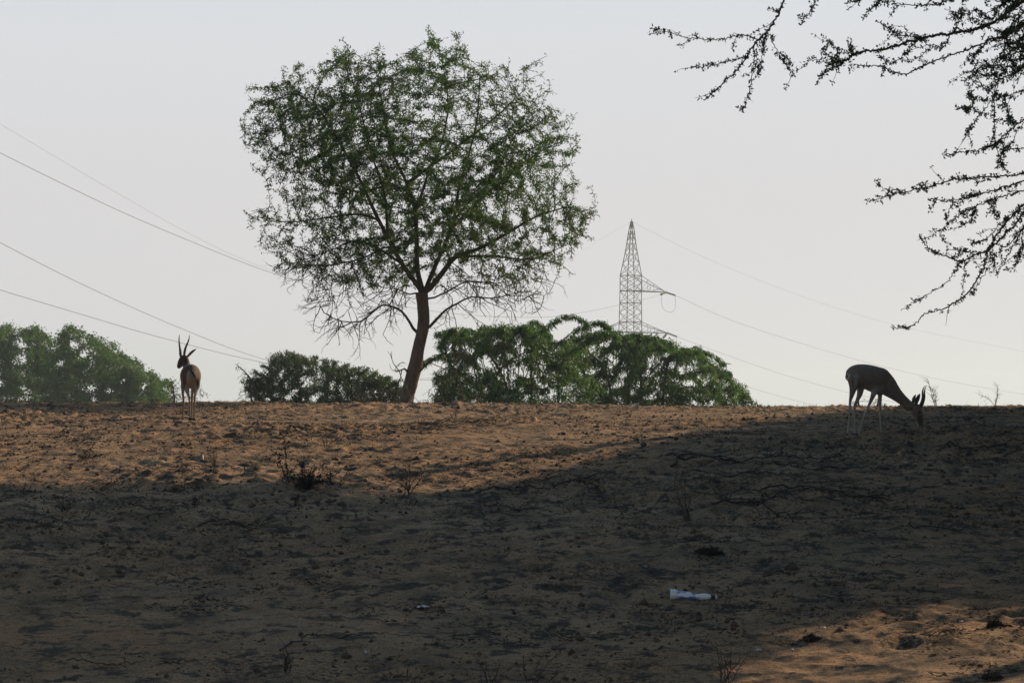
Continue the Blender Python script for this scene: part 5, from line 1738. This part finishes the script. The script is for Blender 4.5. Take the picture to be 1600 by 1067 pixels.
def near_tree():
    rs = np.random.RandomState(9)
    base = np.array([5.6, 8.2, 0.0]); base[2] = float(macro(base[0:1], base[1:2])[0])
    r_ = root("thorn_tree", base, "near thorny tree whose dark leafy twigs hang into the top right corner", "tree")
    fork = base + np.array([-.3, .1, 1.9])
    T = Tubes(); T.add(catmull([base + [0, 0, -.2], base + [.05, 0, .6], base + [-.12, .05, 1.3], fork], 6), np.linspace(.24, .17, 19), 16); T.build("trunk", M_bark, r_)
    # canopy out of view
    n = 2600
    a = rs.uniform(0, 6.28, n); rr = np.sqrt(rs.uniform(0, 1, n)) * 4.6
    A = np.stack([base[0] - 1.6 + rr * np.cos(a), base[1] - 1.0 + rr * np.sin(a) * 1.1, base[2] + 3.3 + rs.uniform(0, 1.7, n) * (1 - (rr / 5.2) ** 2) + .3], 1)
    A = A[~in_view(A, 260)]
    limbs = [(None, [fork, fork + [-1.2, -.4, 1.0], fork + [-2.6, -1.2, 1.7], fork + [-4.0, -2.2, 2.1]], [.12, .03]),
             (None, [fork, fork + [-.6, .8, 1.2], fork + [-1.4, 2.0, 2.3]], [.11, .03]),
             (None, [fork, fork + [.8, .3, 1.3], fork + [1.8, .6, 2.2]], [.10, .03]),
             (None, [fork, fork + [.1, -1.1, 1.3], fork + [.2, -2.6, 2.0]], [.10, .03])]
    nodes, parent, rad0, ends = skeleton(limbs)
    nsk = len(nodes)
    N_, Pn = grow(nodes, parent, A, .17, 1.5, .3, 80, .2, rs)
    vis = in_view(N_, 120)
    pr, _ = pipe_radii(N_, Pn, .005, 2.4, .12)
    for i in range(nsk): pr[i] = max(pr[i], rad0[i])
    for ids in ends:
        T = Tubes(); T.add(N_[ids], pr[ids], 8); T.build("limb", M_bark, r_)
    T = Tubes()
    for i in range(nsk, len(N_)):
        if not vis[i]: T.add(N_[[Pn[i], i]], [min(pr[Pn[i]], pr[i] * 1.3), pr[i]], 4)
    tag(T.build("twigs", M_twig, r_), kind="stuff")
    young = np.nonzero((pr < .02) & ~vis)[0]
    idx = np.repeat(young, rs.poisson(11, len(young)))
    p = N_[idx] + rs.normal(size=(len(idx), 3)) * .09
    p = p[~in_view(p, 150)]
    p = p[may_shade(p)]
    me = leaves_mesh("crown", p, rand_dirs(len(p), rs), rs.uniform(.04, .09, len(p)), rs.uniform(.03, .06, len(p)), rs)
    tag(link("crown", me, M_leaf_near, r_), kind="stuff")

    # hanging boughs seen in the frame: traced, each with its own depth, joined to limbs off-frame
    def Zc(pts): return [(1000 + a / 2.052, b / 2.052) for a, b in pts]
    boughs = [
        # (points, depth start, depth end, r0)
        ([(1240, -60), (1227, -10), (1216, 22), (1202, 45), (1190, 58), (1178, 70), (1165, 92), (1148, 114), (1130, 130), (1110, 150), (1100, 156)], 7.4, 7.1, .0042),
        ([(1184, 62), (1168, 57), (1150, 55), (1130, 61), (1110, 63), (1085, 60), (1060, 56), (1035, 49), (1018, 46)], 7.2, 6.9, .002),
        ([(1166, 88), (1145, 94), (1120, 100), (1098, 105), (1088, 104)], 7.2, 7.4, .002),
        ([(1180, 66), (1178, 90), (1175, 120), (1170, 150), (1162, 168), (1152, 168)], 7.2, 7.3, .002),
        ([(1196, 52), (1193, 75), (1189, 98), (1186, 118)], 7.2, 6.9, .0018),
        ([(1201, 52), (1210, 72), (1220, 92), (1232, 105), (1240, 116)], 7.2, 7.5, .0018),
        ([(1280, -30), (1273, 2), (1265, 20), (1250, 31)], 7.3, 7.2, .002),
        ([(1400, -30), (1378, 0), (1366, 10), (1355, 20)], 7.0, 7.0, .003),
        ([(1560, -30), (1475, 4), (1445, 8), (1415, 8), (1388, 2)], 7.1, 6.9, .003),
        ([(1350, -15), (1340, 2), (1326, 3)], 7.1, 6.9, .0025),
        ([(1680, -60), (1620, -18), (1597, 3), (1575, 20), (1553, 35), (1530, 44), (1510, 49), (1480, 53), (1450, 58), (1420, 66), (1390, 76), (1360, 80), (1335, 85), (1322, 95), (1305, 106), (1280, 118)], 7.6, 7.0, .0075),
        ([(1335, 86), (1318, 80), (1305, 72), (1285, 58)], 7.1, 7.3, .0016),
        ([(1332, 84), (1330, 75), (1330, 64)], 7.1, 7.0, .0014),
        ([(1320, 94), (1300, 100), (1280, 96), (1262, 92)], 7.1, 6.8, .0016),
        ([(1315, 98), (1300, 90), (1285, 78)], 7.1, 6.8, .0014),
        ([(1445, 58), (1420, 57), (1398, 52), (1385, 42), (1370, 34)], 7.2, 7.5, .0018),
        ([(1432, 62), (1420, 80), (1405, 92), (1390, 98), (1372, 88)], 7.2, 7.0, .0018),
        ([(1483, 54), (1480, 66), (1465, 74), (1450, 78), (1432, 92), (1410, 94)], 7.3, 7.5, .0025),
        ([(1450, 72), (1440, 60), (1430, 58)], 7.3, 7.5, .002),
        ([(1680, 10), (1600, 40), (1575, 55), (1550, 62), (1520, 74), (1495, 83), (1470, 92), (1440, 104), (1415, 116), (1395, 112), (1378, 104), (1355, 104), (1335, 103)], 7.4, 7.1, .004),
        ([(1545, 60), (1535, 75), (1525, 85), (1510, 90), (1525, 100), (1545, 92)], 7.4, 7.6, .003),
        ([(1555, 35), (1540, 25), (1525, 15), (1515, 22), (1500, 24), (1485, 25)], 7.5, 7.7, .002),
        ([(1530, 44), (1545, 20), (1565, 8), (1590, -5)], 7.5, 7.2, .002),
        ([(1490, 50), (1500, 30), (1505, 15)], 7.3, 7.0, .0015),
        ([(1650, 40), (1610, 58), (1580, 70), (1560, 90), (1550, 110), (1560, 125), (1556, 150)], 7.6, 7.5, .004),
        ([(1600, 110), (1575, 118), (1560, 128), (1554, 150), (1553, 180), (1555, 210), (1557, 235), (1570, 262)], 7.5, 7.2, .0028),
        ([(1556, 140), (1545, 162), (1530, 182), (1518, 198), (1508, 212)], 7.4, 7.2, .0018),
        ([(1552, 145), (1538, 138), (1520, 128)], 7.4, 7.6, .0015),
        ([(1548, 158), (1525, 155), (1512, 150)], 7.4, 7.0, .0012),
        ([(1545, 178), (1520, 173), (1499, 168)], 7.4, 7.0, .0012),
        ([(1570, 150), (1575, 175), (1582, 195)], 7.4, 7.0, .0016),
        ([(1680, 130), (1600, 142), (1575, 150), (1560, 152)], 7.4, 7.2, .0028),
        ([(1680, 150), (1620, 175), (1595, 190), (1570, 210), (1556, 225), (1540, 232), (1520, 235), (1500, 238), (1478, 242)], 7.6, 7.1, .0035),
        ([(1600, 190), (1588, 208), (1580, 225), (1565, 240), (1558, 262)], 7.5, 7.3, .0016),
        ([(1640, 80), (1610, 95), (1590, 110), (1575, 120)], 7.6, 7.5, .004),
        ([(1640, 60), (1605, 75), (1585, 85), (1560, 90)], 7.2, 7.0, .004),
        ([(1700, 240), (1630, 262), (1595, 272), (1565, 275), (1540, 277), (1515, 279), (1490, 281), (1465, 288), (1440, 294), (1415, 300), (1395, 304), (1375, 311), (1355, 313)], 7.6, 7.0, .0035),
        ([(1397, 303), (1385, 296), (1368, 288)], 7.05, 7.0, .0012),
        ([(1600, 230), (1580, 232), (1560, 228)], 7.5, 7.3, .002),
        ([(1690, 250), (1600, 283), (1570, 292), (1545, 300), (1525, 305), (1510, 309), (1480, 314), (1452, 311)], 7.3, 6.9, .003),
        ([(1690, 270), (1600, 298), (1570, 306), (1545, 315), (1520, 325), (1500, 336), (1485, 348), (1470, 360), (1452, 361)], 7.5, 7.2, .003),
        ([(1523, 323), (1520, 336), (1514, 348)], 7.3, 7.4, .0013),
        ([(1535, 300), (1510, 308), (1490, 318), (1480, 335), (1478, 345)], 7.3, 7.1, .0014),
        ([(1555, 310), (1552, 325), (1560, 340)], 7.3, 7.1, .0015),
        ([(1700, 255), (1620, 300), (1595, 325), (1575, 345), (1560, 365), (1545, 388), (1525, 398), (1500, 408), (1480, 400), (1465, 394), (1450, 386), (1437, 370)], 7.6, 7.0, .0042),
        ([(1500, 408), (1492, 425), (1478, 442), (1462, 453), (1445, 462), (1425, 474), (1408, 485)], 7.2, 7.0, .0018),
        ([(1700, 270), (1620, 312), (1590, 345), (1565, 372), (1545, 392), (1538, 412), (1530, 430), (1520, 447), (1508, 462), (1490, 474), (1472, 484), (1455, 486), (1440, 494), (1428, 508), (1410, 513), (1392, 512)], 7.7, 7.2, .0042),
        ([(1508, 406), (1508, 425), (1505, 445), (1503, 460)], 7.2, 7.4, .0013),
        ([(1525, 398), (1505, 392), (1480, 390)], 7.2, 7.4, .0013),
        ([(1680, 290), (1610, 345), (1590, 372), (1575, 400), (1560, 425), (1556, 430)], 7.5, 7.7, .003),
        ([(1660, 330), (1605, 370), (1592, 395), (1588, 415), (1570, 420)], 7.3, 7.5, .0025),
        ([(1640, 350), (1600, 385), (1598, 402)], 7.3, 7.5, .002),
        ([(1545, 392), (1555, 400), (1545, 418), (1530, 440), (1520, 460)], 7.2, 7.0, .0018),
        ([(1600, 320), (1580, 335), (1560, 352), (1545, 370), (1530, 378), (1516, 378)], 7.2, 7.0, .002),
        ([(1700, 300), (1630, 335), (1600, 355), (1580, 378), (1560, 392)], 7.2, 7.4, .003),
        ([(1640, 20), (1605, 50), (1590, 70), (1600, 95), (1590, 130)], 7.0, 7.2, .003),
        ([(1640, -20), (1590, 30), (1570, 60), (1570, 85), (1550, 95)], 7.8, 7.9, .003),
    ]
    for _ in range(26):        # crowded twigs in the very corner
        x0, y0 = rs.uniform(1560, 1650), rs.uniform(-30, 120)
        a_ = rs.uniform(1.7, 3.9); pp = [(x0, y0)]
        for _k in range(5):
            a_ += rs.normal() * .3; pp.append((pp[-1][0] + 14 * math.cos(a_), pp[-1][1] + 11 * math.sin(a_)))
        boughs.append((pp, rs.uniform(7.0, 8.0), rs.uniform(7.0, 8.0), .002))
    LB = []; LD = []; LS = []
    spurs = Tubes()
    for (pts, d0, d1, r0) in boughs:
        c = catmull(np.array(pts, float), 9)
        m = len(c)
        dep = np.interp(np.linspace(0, 1, m), [0, 1], [d0, d1]) + .04 * np.sin(np.linspace(0, 7, m) + d0 * 9)
        w = P(c[:, 0], c[:, 1], dep)
        # a slight zigzag at the nodes
        w += rs.normal(size=w.shape) * .0022
        T = Tubes(); T.add(w, np.linspace(r0 * .85, max(r0 * .3, .0008), m), 6); T.build("bough", M_twig, r_)
        seglen = np.linalg.norm(np.diff(w, axis=0), axis=1); cum = np.concatenate([[0], np.cumsum(seglen)])
        sp = .0115
        bare = pts[0][1] > 380 or pts[-1][1] > 470
        for s in np.arange(0, cum[-1], sp):
            k = min(np.searchsorted(cum, s), m - 1); p = w[k]
            px, py, _ = proj(p)
            if s < .02: continue
            dn = .92
            if py > 425: dn = .38
            if (px - 1560) > 0 or py < 0: dn = .9
            if rs.rand() > dn * .8: continue
            q = rs.randint(4, 9)
            o = rand_dirs(1, rs)[0] * rs.uniform(.002, .008)
            dirs = rand_dirs(q, rs)
            LB.append(np.repeat((p + o)[None], q, 0) + rs.normal(size=(q, 3)) * .0022); LD.append(dirs)
            if rs.rand() < .25:
                d = rand_dirs(1, rs)[0]; spurs.add([p, p + d * rs.uniform(.01, .019)], [.0007, .0003], 3)
        # side shoots
        ns = rs.poisson(cum[-1] / .13)
        for _ in range(ns):
            k = rs.randint(1, m - 1)
            t = norm(w[k + 1 if k + 1 < m else k] - w[k - 1]); d = norm(t + rand_dirs(1, rs)[0] * .9 + np.array([-.25, 0, -.25]))
            L = rs.uniform(.02, .085); pp = [w[k]]
            for j in range(4): d = norm(d + rs.normal(size=3) * .2); pp.append(pp[-1] + d * L / 4)
            spurs.add(pp, [.0011, .001, .0009, .0008, .0006], 3)
            for j in range(1, 5):
                if rs.rand() < .85:
                    q = rs.randint(5, 9); LB.append(np.repeat(pp[j][None], q, 0) + rs.normal(size=(q, 3)) * .003); LD.append(rand_dirs(q, rs))
    LB = np.concatenate(LB); LD = np.concatenate(LD); n = len(LB)
    tag(spurs.build("thorns", M_twig, r_), kind="stuff")
    me = leaves_mesh("leaf_tufts", LB, LD, rs.uniform(.0055, .0128, n), rs.uniform(.0034, .0070, n), rs)
    tag(link("leaf_tufts", me, M_leaf_near, r_), kind="stuff")
    print("near leaves", n)


near_tree()


# ------------------------------------------------------------------ unseen shade trees outside the frame, crowns cut to shape the foreground shade
def shade_tree(label, x, y, H, rx, ry, nleaf, seed):
    rs = np.random.RandomState(seed)
    base = np.array([x, y, 0.]); base[2] = float(macro(base[0:1], base[1:2])[0])
    r_ = root("shade_tree", base, label, "tree", "shade trees beside the camera")
    n = 1500
    d = rand_dirs(n, rs) * (rs.uniform(0, 1, (n, 1)) ** .4)
    cz = base[2] + H * .56
    A = np.array([x, y, cz]) + d * np.array([rx, ry, H * .46])
    A = A[~in_view(A, 120)]
    A = A[may_shade(A)]
    if len(A) < 10: print("few", label)
    nodes, parent, rr, ends = skeleton([(None, [base + [0, 0, -.2], base + [.1, 0, H * .2], base + [-.1, .1, H * .5]], [.2, .1])])
    nsk = len(nodes)
    N_, Pn = grow(nodes, parent, A, .3, 2.5, .5, 60, .15, rs)
    pr, _ = pipe_radii(N_, Pn, .008, 2.4, .16)
    for i in range(nsk): pr[i] = max(pr[i], rr[i])
    T = Tubes(); T.add(N_[ends[0]], pr[ends[0]], 12); T.build("trunk", M_bark, r_)
    T = Tubes()
    ok = may_shade(N_) & ~in_view(N_, 60)
    for i in range(nsk, len(N_)):
        if ok[i] and ok[Pn[i]]: T.add(N_[[Pn[i], i]], [pr[i] * 1.1, pr[i]], 4)
    if T.n: tag(T.build("limbs", M_twig, r_), kind="stuff")
    ctr = N_[nsk:][ok[nsk:]]
    if len(ctr) == 0: return
    p = ctr[rs.randint(0, len(ctr), nleaf)] + rs.normal(size=(nleaf, 3)) * .26
    p = p[(p[:, 2] > macro(p[:, 0], p[:, 1]) + .02)]
    p = p[~in_view(p, 40)]
    p = p[may_shade(p)]
    m = len(p)
    me = leaves_mesh("crown", p, rand_dirs(m, rs), rs.uniform(.12, .19, m), rs.uniform(.08, .13, m), rs)
    tag(link("crown", me, M_leaf, r_), kind="stuff")
    return


SHADE = [(7.2, 15.0, 6.5, 2.6, 2.6), (10.2, 18.8, 7.5, 3.6, 3.4), (7.7, 17.6, 5.5, 2.4, 2.4), (8.6, 24.5, 8.5, 2.8, 3.0), (8.8, 30.0, 9.5, 2.4, 3.2),
         (12.5, 26.0, 8.5, 3.4, 3.4), (11.0, 33.5, 9.5, 2.8, 3.2), (14.5, 31.0, 6.5, 3.2, 3.2), (14.0, 37.0, 7.5, 3.4, 3.0), (10.2, 34.0, 4.5, 2.0, 2.5),
         (16.5, 40.0, 7.5, 3.5, 4.0), (5.2, 13.0, 4.0, 1.6, 1.8), (17.5, 27.0, 7.0, 3.4, 3.4), (12.5, 14.0, 6.0, 3.0, 3.0), (12.0, 20.0, 7.5, 3.0, 3.0),
         (-5.5, 5.0, 7.5, 3.8, 3.8), (-10.0, 12.5, 8.5, 4.0, 4.0), (0.5, -3.5, 8.0, 4.0, 4.0)]  # left and rear trees, added to block skylight from the foreground
for i, (x, y, H, rx, ry) in enumerate(SHADE):
    shade_tree("shade tree outside the picture whose crown is shaped to darken the sandy foreground", x, y, H, rx, ry, 19000 if i in (1, 3, 4, 5, 6) else 11000, 300 + i)


def air():
    import bmesh
    bm = bmesh.new()
    bmesh.ops.create_cube(bm, size=1)
    for v in bm.verts:
        v.co = Vector((v.co.x * 3400, 700 + v.co.y * 2000, -14 + (v.co.z + .5) * 44))
    me = bpy.data.meshes.new("haze"); bm.to_mesh(me); bm.free()
    m = bpy.data.materials.new("haze_air"); m.use_nodes = True
    N = m.node_tree.nodes; L = m.node_tree.links
    N.remove(N["Principled BSDF"])
    v = N.new("ShaderNodeVolumePrincipled")
    v.inputs["Color"].default_value = (.76, .9, 1.0, 1)
    v.inputs["Density"].default_value = 0.0006
    v.inputs["Anisotropy"].default_value = 0.3
    L.new(v.outputs[0], N["Material Output"].inputs["Volume"])
    o = link("haze", me, m); tag(o, kind="stuff")


air()
